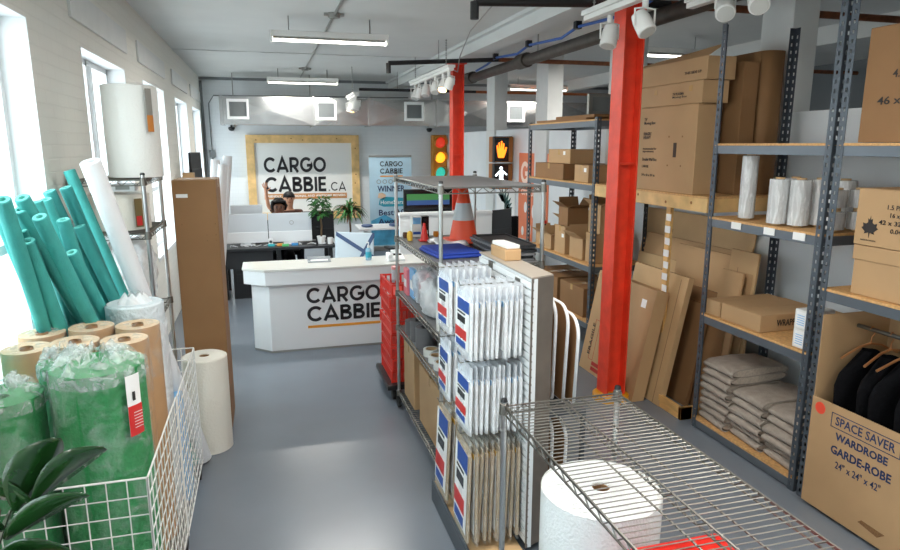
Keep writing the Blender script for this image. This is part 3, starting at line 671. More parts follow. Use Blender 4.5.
def office_chair(x, y, rz, label, m=M_blackf, back=.55):
    t = thing('office_chair', label, 'chair', (x, y, 0), (0, 0, rz), 'office chairs behind the counter')
    MB().grid(lambda i, j: (.24*(2*i-1), .24*(2*j-1), .47+.02*math.cos(PI*(i-.5))*math.cos(PI*(j-.5))), 8, 8).build('seat', m, t, solid=.06, smooth=True)
    MB().grid(lambda i, j: (.23*(2*i-1)*(1-.15*j), .24+.06*(1-(2*i-1)**2)+.08*j, .55+back*j), 8, 8).build('backrest', m, t, solid=.05, smooth=True)
    MB().tube([(0, 0, .08), (0, 0, .44)], .03, 10).tube([(0, .1, .44), (0, .3, .46), (0, .33, .65)], .02, 8).build('gas_lift', M_blackp, t)
    b = MB()
    for k in range(5):
        a = 2*PI*k/5; b.tube([(0, 0, .1), (.28*math.cos(a), .28*math.sin(a), .06)], .02, 6)
    b.build('base', M_blackp, t)
    for k in range(5):
        a = 2*PI*k/5; MB().lathe([(.03, -.02), (.03, .02)], 12, (.28*math.cos(a), .28*math.sin(a), .03), 'x').build('caster', M_rubber, t)
    for sx_ in (-1, 1): MB().tube([(sx_*.2, .05, .44), (sx_*.28, .05, .5), (sx_*.28, .05, .66)], .014, 6).box(sx_*.28-.03, sx_*.28+.03, -.12, .14, .66, .69).build('armrest', M_blackp, t)
    return t
office_chair(.2, 10.32, R(0), 'black office chair holding the curly haired person behind the desk', back=.3)
office_chair(.38, 11.35, R(0), 'black office chair holding the person with the raised arm', back=.35)
office_chair(3.25, 8.95, R(180), 'black office chair before the orange poster')
office_chair(1.9, 8.95, R(190), 'dark office chair behind the white partition desk')
# ---------------------------------------------------------------- people
def body(name, J, E, m, parent):
    me = bpy.data.meshes.new(name); names = list(J); me.from_pydata([J[k][0] for k in names], [(names.index(a), names.index(b)) for a, b in E], [])
    o = bpy.data.objects.new(name, me); C.objects.link(o); o.parent = parent; me.materials.append(m)
    s = o.modifiers.new('skin', 'SKIN'); s.use_smooth_shade = True
    lay = me.skin_vertices[0].data if me.skin_vertices else None
    if lay is None:
        bm = bmesh.new(); bm.from_mesh(me); bm.verts.layers.skin.verify(); bm.to_mesh(me); bm.free(); lay = me.skin_vertices[0].data
    for i, k in enumerate(names):
        r = J[k][1]; lay[i].radius = r if isinstance(r, tuple) else (r, r); lay[i].use_root = (i == 0)
    q = o.modifiers.new('sub', 'SUBSURF'); q.levels = 2; q.render_levels = 2
    return o
def hand(J, E, wrist, pre, d, side, spread=.3, curl=.3):
    """palm and five fingers growing from the wrist joint along d; side = direction of the thumb"""
    W0 = Vector(J[wrist][0]); d = Vector(d).normalized(); s_ = Vector(side); s_ = (s_-d*s_.dot(d)).normalized(); n = d.cross(s_)
    J[pre+'palm'] = (W0+d*.05, (.034, .018)); E.append((wrist, pre+'palm'))
    for k, (off, L) in enumerate(((.03, .072), (.011, .08), (-.009, .074), (-.028, .058))):
        b = W0+d*.092+s_*off; q = (d+s_*(off*spread*12)).normalized()
        J[pre+'k%d' % k] = (b, .0095); J[pre+'m%d' % k] = (b+q*L*.5+n*curl*.01, .0085); J[pre+'t%d' % k] = (b+q*L*(1-.1*curl)+n*curl*.035, .007)
        E += [(pre+'palm', pre+'k%d' % k), (pre+'k%d' % k, pre+'m%d' % k), (pre+'m%d' % k, pre+'t%d' % k)]
    b = W0+d*.03+s_*.03; J[pre+'th0'] = (b, .012); J[pre+'th1'] = (b+(d*.5+s_)*.035, .0105); J[pre+'th2'] = (b+(d*.9+s_)*.055, .008)
    E += [(wrist, pre+'th0'), (pre+'th0', pre+'th1'), (pre+'th1', pre+'th2')]
def person(x, y, label, skin, shirt, curly, raised, zoff=0, yaw=0):
    t = thing('person', label, 'person', (x, y, zoff), (0, 0, yaw))
    # seated, facing -y
    J = {}; E = []
    J['pelvis'] = (Vector((0, 0, .58)), (.15, .11)); J['waist'] = (Vector((0, -.01, .74)), (.13, .1)); J['chest'] = (Vector((0, -.02, .92)), (.155, .105))
    J['neckb'] = (Vector((0, -.02, 1.06)), (.075, .065)); J['neck'] = (Vector((0, -.03, 1.10)), .056); J['jaw'] = (Vector((0, -.05, 1.165)), (.07, .082)); J['head'] = (Vector((0, -.035, 1.245)), (.092, .108)); J['crown'] = (Vector((0, -.025, 1.315)), (.07, .08))
    E += [('pelvis', 'waist'), ('waist', 'chest'), ('chest', 'neckb'), ('neckb', 'neck'), ('neck', 'jaw'), ('jaw', 'head'), ('head', 'crown')]
    for s in (-1, 1):
        p = 'L' if s > 0 else 'R'
        J[p+'hip'] = (Vector((s*.1, -.06, .56)), .085); J[p+'knee'] = (Vector((s*.13, -.46, .54)), .062); J[p+'ankle'] = (Vector((s*.13, -.44, .11)), .042); J[p+'toe'] = (Vector((s*.14, -.6, .045)), (.04, .03))
        E += [('pelvis', p+'hip'), (p+'hip', p+'knee'), (p+'knee', p+'ankle'), (p+'ankle', p+'toe')]
        J[p+'sh'] = (Vector((s*.18, -.02, 1.0)), .055)
        if s < 0 and raised:
            J[p+'el'] = (Vector((-.34, -.06, 1.12)), .038); J[p+'wr'] = (Vector((-.37, -.1, 1.36)), .026)
        else:
            J[p+'el'] = (Vector((s*.24, -.1, .76)), .04); J[p+'wr'] = (Vector((s*.16, -.33, .79)), .027)
        E += [('chest', p+'sh'), (p+'sh', p+'el'), (p+'el', p+'wr')]
    hand(J, E, 'Rwr', 'R', (-.1, -.05, 1) if raised else (.2, -1, 0), (1, 0, 0) if raised else (1, 0, .2), .5 if raised else .2, .1 if raised else .6)
    hand(J, E, 'Lwr', 'L', (-.2, -1, 0), (-1, 0, .2), .2, .6)
    body('body', J, E, skin, t)
    # shirt follows trunk and upper arms, a little larger
    K = {k: (J[k][0], tuple(v*1.22 for v in J[k][1])) for k in ('pelvis', 'waist', 'chest', 'neckb')}
    K['neckb'] = (J['neckb'][0]-Vector((0, 0, .02)), (.11, .1)); F = [('pelvis', 'waist'), ('waist', 'chest'), ('chest', 'neckb')]
    for p in 'LR':
        K[p+'sh'] = (J[p+'sh'][0], .076); a, b = J[p+'sh'][0], J[p+'el'][0]; K[p+'sl'] = (a+(b-a)*.85, .056); F += [('chest', p+'sh'), (p+'sh', p+'sl')]
    body('shirt', K, F, shirt, t)
    K = {'pelvis': (J['pelvis'][0]-Vector((0, 0, .02)), (.16, .12))}; F = []
    for p in 'LR':
        for j, r in (('hip', .097), ('knee', .074), ('ankle', .055)): K[p+j] = (J[p+j][0], r)
        F += [('pelvis', p+'hip'), (p+'hip', p+'knee'), (p+'knee', p+'ankle')]
    body('trousers', K, F, M_blackf, t)
    h = MB(); rr = .125 if curly else .1; rnd = random.Random(5)
    def hf(i, j):
        a = 2*PI*i; e = R(90)-R(125 if curly else 112)*j; c = Vector((0, -.022, 1.27)); b = 1+(.13*math.sin(9*a+7*e)*math.sin(5*e+2) if curly else .03*math.sin(7*a))
        back = math.sin(a) ; e = max(e, R(2)) if math.sin(a) < -.15 and not curly else (max(e, R(32)) if math.sin(a) < -.3 else e)
        return c+Vector((math.cos(a)*math.cos(e)*rr*.92, math.sin(a)*math.cos(e)*rr*1.02, math.sin(e)*rr*.92))*b
    h.grid(hf, 28, 12, closed=True).build('hair', M_hair, t, smooth=True, solid=.012)
    for s in (-1, 1):
        MB().lathe([(.001, -.011), (.008, -.008), (.011, 0), (.008, .008), (.001, .011)], 10, (s*.033, -.119, 1.25)).build('eye', M_blk, t, smooth=True)
        MB().box(s*.03-.016, s*.03+.016, -.13, -.116, 1.27, 1.277).build('eyebrow', M_hair, t)
        MB().lathe([(.001, -.02), (.012, -.012), (.014, .006), (.006, .025), (.001, .03)], 8, (s*.083, -.03, 1.245)).build('ear', skin, t, smooth=True)
    MB().lathe([(.001, .028), (.008, .02), (.013, -.006), (.009, -.016), (.001, -.018)], 8, (0, -.138, 1.225)).build('nose', skin, t, smooth=True)
    MB().box(-.02, .02, -.13, -.116, 1.182, 1.191).build('mouth', mat('lip', (160, 84, 74), .5), t, bevel=.003)
    for s in (-1, 1): MB().box(s*.135-.05, s*.135+.05, -.68, -.42, 0, .07).build('shoe', M_blackp, t, bevel=.025)
    return t
person(.17, 10.2, 'person with curly dark hair bent behind the grey computers, only hair and brow showing', M_skin2, M_shirt2, True, False, -.08)
person(.36, 11.25, 'person in a brown shirt waving a raised arm behind the computers', M_skin, M_shirt, False, True, -.03)
# ---------------------------------------------------------------- partition desk behind the metal shelf
t = thing('reception_desk', 'white partition desk seen between the posts of the metal shelf', 'desk', (1.55, 7.75, 0))
MB().box(0, 1.2, 0, .04, 0, 1.25).build('front_panel', M_white, t, bevel=.004)
MB().box(0, 1.2, .04, .65, .7, .73).build('desk_top', M_white, t)
MB().box(0, .03, .04, .65, 0, .7).box(1.17, 1.2, .04, .65, 0, .7).build('side_panel', M_white, t)
MB().box(0, 1.2, -.012, .12, 1.25, 1.28).build('panel_cap', M_white, t)
monitor(1.98, 8.05, .73, 'black screen with green picture above the white partition desk', .64, .72, M_blackp, M_blackp, PI, False)
t = [o for o in C.objects if o.get('label', '').startswith('black screen with green')][0]
MB().box(-.28, .28, .035, .037, .68, .76).build('screen_picture', mat('pic_green', (56, 110, 60), .4, emit=.35), t)
MB().box(-.28, .28, .035, .037, .62, .68).build('screen_picture', mat('pic_blue', (44, 70, 120), .4, emit=.35), t)
monitor(2.5, 8.1, .73, 'pale grey computer back beyond the orange cone', .4, .44, rz=R(15))
monitor(3.0, 8.05, .82, 'dark tilted screen beyond the orange cone, before the low wall', .4, .34, M_blackp, M_blackp, R(30), False)
t = thing('side_desk', 'white side desk carrying the dark tilted screen', 'desk', (2.78, 7.9, 0))
MB().box(0, .62, -.1, .5, .78, .82).build('desk_top', M_white, t); MB().box(.0, .6, -.1, -.06, 0, .78).build('front_panel', M_white, t)
t = thing('product_box', 'white and black product carton standing at the far end of the second wire shelf', 'box', (1.13, 4.8, 1.407))
MB().box(-.07, .0, 0, .07, 0, .155).build('box_face', M_boxw, t); MB().box(.0, .06, 0, .07, 0, .155).build('box_side', M_screen, t)
MB().box(-.065, -.005, -.002, 0, .1, .148).build('box_print', M_lblS, t); MB().box(.01, .05, -.002, 0, .02, .05).build('box_print', M_paper, t)
MB().box(-.065, -.005, -.002, 0, .02, .04).build('box_print', M_lblB, t)
for x, lb, m in ((1.0, 'small wooden bowl at the far end of the second wire shelf', M_potb), (1.24, 'small orange jar beside the product carton', M_orange)):
    tag(MB().lathe([(.015, 0), (.022, .015), (.02, .04), (.015, .04), (.015, .01)], 14).build('small_jar', m, None, (x, 4.78, 1.407), smooth='auto'), lb, 'jar')
# small objects on desk near low wall
for x, y, h, lb in ((3.12, 7.3, .32, 'black spray bottle standing on the dark shelving end'), ):
    pass
# ---------------------------------------------------------------- boltless shelving
def post_mb(h, sx_, sy, w_=.045):
    """L-shaped upright with a row of punched slots on each flange; corner at the origin, flanges along sx_*x and sy*y"""
    mb = MB(); step = .05; n = int(h/step); hw = .007; hl = .022; c = w_*.5
    for ax in (0, 1):
        def q(a0, a1, z0, z1):
            if ax == 0: pts = [(sx_*a0, 0, z0), (sx_*a1, 0, z0), (sx_*a1, 0, z1), (sx_*a0, 0, z1)]
            else: pts = [(0, sy*a0, z0), (0, sy*a1, z0), (0, sy*a1, z1), (0, sy*a0, z1)]
            mb.quad(*pts)
        q(0, c-hw, 0, h); q(c+hw, w_, 0, h)
        for k in range(n):
            z = k*step; q(c-hw, c+hw, z, z+step-hl)
        q(c-hw, c+hw, n*step, h) if n*step < h else None
    return mb
def rack(name, label, x0, x1, y0, y1, h, levels, boards=True, near=True, group='grey steel shelving bays'):
    t = thing('shelving_unit', label, 'shelving', (x0, y0, 0), group=group)
    D, L = x1-x0, y1-y0
    for (px, py, sx_, sy) in ((0, 0, 1, 1), (0, L, 1, -1), (D, 0, -1, 1), (D, L, -1, -1)):
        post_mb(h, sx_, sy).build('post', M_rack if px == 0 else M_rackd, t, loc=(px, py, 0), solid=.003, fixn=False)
    for z in levels:
        bh = .07
        for px in (0.002, D-.002):
            s = 1 if px < .1 else -1
            MB().box(min(px, px+s*.004), max(px, px+s*.004), .002, L-.002, z-bh, z-.014).box(min(px, px+s*.035), max(px, px+s*.035), .002, L-.002, z-bh*.5, z-bh*.45).build('beam', M_beam, t, bevel=.002)
        for py in (.002, L-.002):
            s = 1 if py < .1 else -1
            MB().box(.004, D-.004, min(py, py+s*.004), max(py, py+s*.004), z-bh, z-.014).build('end_beam', M_beam, t)
        MB().box(-.001, D+.001, .006, L-.006, z-.014, z).build('shelf_board', M_ply, t)
    return t
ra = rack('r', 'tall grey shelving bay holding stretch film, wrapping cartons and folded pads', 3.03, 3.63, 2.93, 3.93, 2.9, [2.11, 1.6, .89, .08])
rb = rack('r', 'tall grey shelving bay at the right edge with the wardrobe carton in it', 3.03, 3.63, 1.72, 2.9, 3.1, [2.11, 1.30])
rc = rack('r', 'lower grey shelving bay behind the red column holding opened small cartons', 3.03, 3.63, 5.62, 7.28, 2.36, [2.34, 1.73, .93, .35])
for y, z, u in ((2.93, 1.6, 0),):
    for k, yy in enumerate((3.63, 3.33, 3.09)):
        l = MB().box(-.005, 0, -.045, .045, 0, .045).build('shelf_tag', M_paper, ra, loc=(-.001, yy-2.93, 1.545))
# wooden shelf on posts between the bays
t = thing('wooden_shelf', 'pine shelf spanning between the two grey shelving bays', 'shelf', (3.03, 3.95, 0))
MB().box(0, .04, 0, 1.66, 1.62, 1.72).box(.56, .6, 0, 1.66, 1.62, 1.72).box(.04, .56, 0, .04, 1.62, 1.72).box(.04, .56, 1.62, 1.66, 1.62, 1.72).build('shelf_frame', M_wood2, t, bevel=.003)
MB().box(0, .6, 0, 1.66, 1.72, 1.735).build('shelf_board', M_ply, t)
mb = MB()
for (a, b) in ((.18, 1.68), (.5, 1.66), (.9, 1.69), (1.3, 1.67)):
    mb.slab([(.012*math.cos(q), .012*math.sin(q)) for q in [2*PI*i/8 for i in range(8)]], (-.001, a, b), (0,-1,0), (0,0,1), (-1,0,0), .001)
mb.build('wood_knots', M_knot, t)
t = thing('tagged_board', 'upright pine strip with white price tags hanging under the pine shelf', 'board', (3.1, 4.48, .5), (R(0), R(0), 0))
MB().box(0, .03, 0, .06, 0, 1.12).build('pine_strip', M_wood, t, bevel=.002)
for k in range(7):
    MB().box(-.004, 0, -.018+.005*(k % 2), .052, .42+k*.097, .475+k*.097).build('price_tag', M_paper, t, rot=(0, 0, R((-4, 3)[k % 2])))
# ---------------------------------------------------------------- cartons
def carton(label, dims, loc, rz=0, m=M_card, open_=False, flat=False, cat='box', group=None, tape=True, rot=None, name='carton', seam='x', side=True):
    """closed or opened corrugated carton, base centre at loc"""
    w_, d, h = dims; t = thing(name, label, cat, loc, rot or (0, 0, rz), group); x, y = w_/2, d/2; e = .004
    if not open_:
        MB().box(-x, x, -y, y, 0, h-.003).build('carton_body', m, t, bevel=.004)
        f = MB()
        if seam == 'x': f.box(-x+.002, x-.002, -y+.002, -.002, h-.003, h).box(-x+.002, x-.002, .002, y-.002, h-.003, h)
        else: f.box(-x+.002, -.002, -y+.002, y-.002, h-.003, h).box(.002, x-.002, -y+.002, y-.002, h-.003, h)
        f.build('top_flap', m, t)
        if tape:
            tw = .024; p = MB()
            if seam == 'x': p.box(-x-.001, x+.001, -tw, tw, h, h+.001).box(-x-.0015, -x, -tw, tw, h-min(.06, h*.4), h).box(x, x+.0015, -tw, tw, h-min(.06, h*.4), h)
            else: p.box(-tw, tw, -y-.001, y+.001, h, h+.001).box(-tw, tw, -y-.0015, -y, h-min(.06, h*.4), h)
            p.build('tape', M_tape, t)
    else:
        MB().box(-x, x, -y, y, 0, e).box(-x, -x+e, -y, y, 0, h).box(x-e, x, -y, y, 0, h).box(-x, x, -y, -y+e, 0, h).box(-x, x, y-e, y, 0, h).build('carton_body', m, t)
        fl = min(x, y)*.85
        for k, (o, u, n, a) in enumerate((((-x, 0, h), (0, y), (-1, 0), 35), ((x, 0, h), (0, y), (1, 0), 60), ((0, -y, h), (x, 0), (0, -1), 20), ((0, y, h), (x, 0), (0, 1), 75))):
            c, s_ = math.cos(R(a)), math.sin(R(a)); o = Vector(o); u = Vector((u[0], u[1], 0)); v = Vector((n[0]*c, n[1]*c, s_))*fl
            mb = MB(); p = [o-u, o+u, o+u*.94+v, o-u*.94+v]
            nn = (p[1]-p[0]).cross(p[3]-p[0]).normalized()*e; mb.hexa(p+[q+nn for q in p]); mb.build('flap', m, t)
    return t
def lbl(t, o, u, v, w_, h, m=M_paper, name='white_label', n=None):
    u, v = Vector(u), Vector(v); o = Vector(o)
    return MB().slab([(0, 0), (w_, 0), (w_, h), (0, h)], o, u, v, u.cross(v), .0012).build(name, m, t)
NX = ((0, -1, 0), (0, 0, 1)); NY = ((1, 0, 0), (0, 0, 1))
# big upright cartons standing on the pine shelf
Z = 1.7365
t = carton('large flat carton with printed lines and dark handle slot on the pine shelf', (.17, .98, .66), (3.13, 4.64, Z), m=M_card, tape=False, seam='y')
lbl(t, (-.0855, -.22, .27), *NX, .04, .11, mat('dark_slot', (70, 56, 48), .8), 'handle_slot')
for i, (s_, z, w_, h) in enumerate((('TV', .555, .05, .025), ('Moving Box', .52, .2, .03), ('FRAGILE', .44, .14, .025), ('HEAVY', .41, .13, .025), ('recommended for', .325, .24, .018), ('large televisions', .3, .2, .018), ('Double Wall Box', .235, .26, .025), ('LARGE', .18, .12, .02), ('54 x 8 x 27 in', .11, .24, .02))):
    text('box_print', s_, (-.0865, .2, z), *NX, w_*.8, M_ink, t, h, .01, .001)
for a, b in ((-.15, .42), (-.32, .42), (-.15, .2), (-.32, .2)): lbl(t, (-.0855, a, b), *NX, .012, .012, M_cardE, 'staple')
t = carton('long flat carton lying on top of the printed carton, under the flapped one', (.22, 1.12, .16), (3.16, 4.68, Z+.663), m=M_card, seam='y', tape=False)
text('box_print', 'TV PLASMA', (-.112, -.2, .07), *NX, .14, M_ink, t, .02, .01, .001); text('box_print', 'Moving Box', (-.112, -.2, .045), *NX, .18, M_ink, t, .02, .01, .001)
lbl(t, (-.1105, -.4, .09), *NX, .04, .04, M_tape, 'tape_patch'); lbl(t, (-.1105, .05, .09), *NX, .04, .04, M_tape, 'tape_patch')
t = carton('topmost long carton with raised flaps above the pine shelf', (.24, 1.12, .16), (3.18, 4.66, Z+.826), m=M_card, tape=False, seam='y')
text('box_print', 'THIS SIDE UP', (-.122, -.3, .05), *NX, .2, M_ink, t, .02, .01, .001); lbl(t, (-.1205, .42, .06), *NX, .06, .045)
mb = MB(); mb.hexa([(-.12,-.56,.16),(-.116,-.56,.16),(-.116,.56,.16),(-.12,.56,.16),(.02,-.56,.25),(.024,-.56,.25),(.024,.54,.2),(.02,.54,.2)]); mb.build('raised_flap', M_card, t)
carton('narrow brown carton standing upright just behind the printed carton on the pine shelf', (.12, .9, .78), (3.29+.0, 4.5, Z), m=M_cardD, tape=False, seam='y') if 0 else None
carton('tall brown carton standing upright behind the stacked flat cartons', (.13, 1.1, .95), (3.41, 4.62, Z), m=M_cardD, tape=False, seam='y')
t = thing('corrugated_roll', 'tall rounded brown corrugated sheet standing on the pine shelf before the white column', 'cardboard', (3.6, 4.3, Z))
MB().grid(lambda i, j: (-.1+.19*i if .0 <= i else 0, -.27+.06*abs(2*i-1)**4, 1.03*j), 20, 1).grid(lambda i, j: (-.1+.003*math.sin(9*j), -.21+.7*i, 1.03*j), 6, 4).grid(lambda i, j: (.09, -.21+.7*i, 1.03*j), 6, 1).build('corrugated_sheet', M_cardD, t, solid=.008, smooth='auto')
# cartons on the right-hand bay
t = carton('tall brown carton on the top shelf at the right edge, marked 46 x', (.52, 1.0, .58), (3.32, 2.3, 2.112), m=M_cardD, tape=False)
text('box_print', '4.5 CU FT', (-.262, .34, .32), *NX, .24, M_ink, t, .04, .012, .001); text('box_print', '16 x 18', (-.262, .28, .26), *NX, .16, M_ink, t, .04, .012, .001); text('box_print', '46 x 46 x 61', (-.262, .41, .19), *NX, .36, M_ink, t, .04, .012, .001)
t = carton('brown carton with a maple leaf print, stacked on the lidded carton', (.42, .62, .3), (3.27, 2.44, 1.575), m=M_card, tape=False)
for s_, y, z, w_ in (('1.5 PDS. CU FT', .13, .2, .22), ('16 x 12 x 12', .11, .16, .16), ('42 x 32 x 32 cm', .17, .12, .27), ('0.043 m', .1, .08, .12)): text('box_print', s_, (-.2125, y, z), *NX, w_, M_ink, t, .024, .015, .001)
lf = [(0,-.05),(.004,-.02),(.03,-.028),(.026,-.016),(.05,.004),(.038,.01),(.042,.03),(.024,.026),(.012,.034),(.014,.055),(.004,.048),(0,.07)]
lf = lf+[(-a, b) for a, b in lf[::-1][1:-1]]
MB().slab(lf, (-.2115, .22, .09), *NX, (-1,0,0), .001).build('leaf_print', M_ink, t)
text('box_print', 'MADE IN CANADA', (-.2125, .265, .025), *NX, .09, M_ink, t, .008, 0, .001)
t = carton('lidded tan carton under the maple leaf carton', (.4, .6, .2), (3.27, 2.44, 1.302), m=M_card, tape=False)
MB().box(-.207, .207, -.307, .307, .19, .27).build('lid', M_card, t, bevel=.004); lbl(t, (-.2085, -.02, .13), *NX, .08, .06)
# wrapping cartons
t = carton('open-shelf carton printed WRAP lying on the middle shelf behind the white cartons', (.54, .38, .115), (3.325, 3.55, .893), m=M_card, tape=False)
text('box_print', 'WRAPPING PAPER', (-.14, -.192, .035), *NY, .36, M_ink, t, .045, .015, .001)
carton('flat carton lying at the far end of the middle shelf, beside the WRAP one', (.54, .15, .11), (3.325, 3.83, .893), m=M_card, tape=False)
t = carton('grey shaded wrapping paper carton behind the near post of the bay', (.24, .14, .12), (3.5, 3.25, .893), m=M_card, tape=False)
text('box_print', 'WRAPPING', (-.11, -.072, .045), *NY, .2, M_navy, t, .04, .015, .001)
def labelbox(z, lb):
    t = carton(lb, (.2, .1, .118), (3.15, 3.03, z), m=M_boxw, tape=False, group='small white labelled cartons')
    lbl(t, (-.08, -.0505, .012), *NY, .11, .09, M_paper, 'blue_printed_label')
    for k in range(6): lbl(t, (-.07, -.052, .022+k*.012), *NY, .09-.01*(k % 3), .004, M_lblS, 'label_line')
    lbl(t, (-.1005, .035, .01), *NX, .07, .095, M_paper, 'blue_printed_label')
    for k in range(5): lbl(t, (-.102, .028, .025+k*.014), *NX, .055, .004, M_lblS, 'label_line')
labelbox(.893, 'small white labelled carton, lower of two at the near post'); labelbox(1.012, 'small white labelled carton, upper of two at the near post')
# stretch film rolls
def film_roll(x, y, z, r, h, label, group='clear stretch film rolls'):
    t = thing('stretch_film_roll', label, 'film roll', (x, y, z), group=group)
    MB().lathe([(.022, 0), (.028, 0), (.028, h), (.022, h)], 14, cap=False).build('core', M_cardL, t)
    MB().lathe([(.028, .01), (r, .012), (r, h*.3), (r*.985, h*.32), (r, h*.36), (r, h-.012), (.028, h-.01)], 22, cap=False).build('film', M_shrink, t, smooth='auto')
    return t
film_roll(3.14, 3.68, 1.602, .052, .44, 'tall thin stretch film roll standing alone', None)
for i, (x, y) in enumerate(((3.11, 3.37), (3.16, 3.25), (3.26, 3.4), (3.3, 3.24), (3.36, 3.12))):
    film_roll(x, y, 1.602, .06 if i < 2 else .062, .3, ['front-left stretch film roll of the tall group on the upper shelf', 'second stretch film roll of the tall group, nearest the shelf tags', 'stretch film roll standing behind the front-left one', 'stretch film roll behind the second one, half hidden', 'rearmost right stretch film roll of the tall group'][i])
for i, (x, y, z) in enumerate(((3.2, 3.02, 1.602), (3.34, 2.99, 1.602), (3.2, 3.02, 1.73), (3.47, 3.02, 1.602), (3.34, 2.99, 1.73))):
    film_roll(x, y, z, .055, .126, ['short stretch film roll at the near end, lower one', 'short stretch film roll beside the near post, lower one', 'short stretch film roll stacked on the near end one', 'short stretch film roll at the back of the near end', 'short stretch film roll stacked beside the near post'][i], 'short stretch film rolls')
# folded grey pads
def pad(w_, d, h, m=M_pad):
    n = 2
    t = thing('folded_pad', 'x', 'moving pad')
    for k in range(n):
        z0 = h*k/n; th = h/n
        mb = MB()
        def f(i, j, z0=z0, th=th, k=k):
            a = 2*PI*j; ca, sa = math.cos(a), math.sin(a)
            px = math.copysign(abs(ca)**.25, ca)*w_/2; pz = math.copysign(abs(sa)**.8, sa)*th*.5
            y = (i-.5)*d
            return (px+.008*math.sin(8*y+k), y+.006*math.sin(7*px*9+k), z0+th*.5+pz+.004*math.sin(21*y+k*2)*(1 if abs(ca) < .9 else 0)+.006*math.sin(px*9+k*2))
        mb.grid(f, 14, 28)
        mb.build('pad_fold', m, t, smooth=True, solid=.006)
    for k in range(n):
        z0 = h*(k+.5)/n
        for s in (-1, 1):
            e = MB()
            e.slab([(math.copysign(abs(math.cos(a))**.35, math.cos(a))*w_*.49, math.sin(a)*h/n*.46) for a in [2*PI*q/20 for q in range(20)]], (0, s*(d/2-.004), z0), (1,0,0), (0,0,1), (0,1,0), .004)
            e.build('pad_end', M_padE, t)
    return t
proto = pad(.5, .30, .11); first = True
names = ['far', 'middle', 'near']
lv = ['bottom', 'second', 'third', 'top']
for ci, (yc, n) in enumerate(((3.76, 4), (3.43, 3), (3.1, 3))):
    for k in range(n):
        lb = 'folded grey felt pad, %s of its stack, in the %s stack on the bottom shelf' % (('bottom', 'second', 'third' if n == 4 else 'top', 'top')[k], names[ci])
        loc = (3.31+.02*math.sin(k*3+ci), yc, .083+k*.116); rot = (0, 0, R((-2, 2, -1, 3)[k]))
        if first: o = proto; first = False; o.location = loc; o.rotation_euler = rot; o['label'] = lb; o['group'] = 'folded grey pads on the bottom shelf'
        else: dup(proto, loc, rot, lb, 'folded grey pads on the bottom shelf')
# wardrobe carton
t = thing('wardrobe_carton', 'tall wardrobe moving carton printed SPACE SAVER with dark clothes hanging inside', 'wardrobe box', (2.985, 1.84, .0))
W2, H2, D2 = .98, 1.16, .5
MB().box(0, .006, 0, W2, .03, .68).box(0, D2, 0, W2, .025, .031).box(D2-.006, D2, 0, W2, .03, H2).box(.006, D2-.006, 0, .006, .03, H2).box(.006, D2-.006, W2-.006, W2, .03, H2).build('carton_body', M_card, t)
MB().tube([(.26, .006, 1.08), (.26, W2-.006, 1.08)], .012, 10).build('hanging_bar', M_chrome, t)
MB().slab([(.2, .0), (.78, 0), (.78, .12), (.2, .12)], (0, 0, 0), (0, -1, 0), (0, 0, 1), (-1, 0, 0), .001).build('unused', M_ink, t) if 0 else None
def fr(y0, y1, z0, z1, k=.004):
    mb = MB(); mb.box(-.0015, 0, y0, y1, z0, z0+k).box(-.0015, 0, y0, y1, z1-k, z1).box(-.0015, 0, y0, y0+k, z0, z1).box(-.0015, 0, y1-k, y1, z0, z1); return mb
fr(.42, .84, .55, .635).build('printed_frame', M_navy, t)
text('box_print', 'SPACE SAVER', (-.001, .81, .57), *NX, .36, M_navy, t, .05, .012, .001)
text('box_print', 'WARDROBE', (-.001, .8, .485), *NX, .32, M_navy, t, .045, .025, .001)
text('box_print', 'GARDE-ROBE', (-.001, .82, .4), *NX, .37, M_navy, t, .05, .025, .001)
text('box_print', '24" x 24" x 42"', (-.001, .78, .325), *NX, .28, M_navy, t, .042, .005, .001)
MB().slab([(.035*math.cos(q), .035*math.sin(q)) for q in [2*PI*i/18 for i in range(18)]], (-.001, .92, .625), *NX, (-1,0,0), .001).build('price_sticker', mat('sticker_red', (240, 84, 60), .5), t)
MB().slab([(0, 0), (.12, -.02), (.16, .015), (.02, .02)], (-.001, .6, .1), *NX, (-1,0,0), .0008).build('torn_edge', M_cardE, t)
# clothes on hangers in it
for k, y in enumerate((2.72, 2.6, 2.48, 2.34, 2.2, 2.05)):
    t = thing('coat', ['dark coat nearest the far side of the wardrobe carton, on a copper hanger', 'second dark coat in the wardrobe carton', 'third dark coat in the wardrobe carton', 'fourth dark coat in the wardrobe carton', 'fifth dark coat in the wardrobe carton', 'dark coat nearest the frame edge in the wardrobe carton'][k], 'coat', (3.245, y, 0), (0, 0, R(8*math.sin(k*2))), 'dark coats hanging in the wardrobe carton')
    MB().tube([(-.2, 0, .93), (-.08, 0, .985), (0, 0, 1.0), (.08, 0, .985), (.2, 0, .93)], .007, 8).tube([(0, 0, 1.0), (0, 0, 1.035), (.018, 0, 1.055), (.02, 0, 1.08), (0, 0, 1.1), (-.018, 0, 1.085)], .003, 6).build('hanger', M_hanger, t)
    def cf(i, j):
        a = 2*PI*i; z = .96-.85*j; w1 = (.045+.17*min(1, j*7)); return (math.cos(a)*w1*(1+.04*math.sin(9*j)), math.sin(a)*.04*(1+.25*math.sin(5*a+8*j)), z-.03*abs(math.cos(a))*min(1, j*6))
    MB().grid(cf, 24, 16, closed=True).build('coat_body', M_blackf, t, smooth=True)
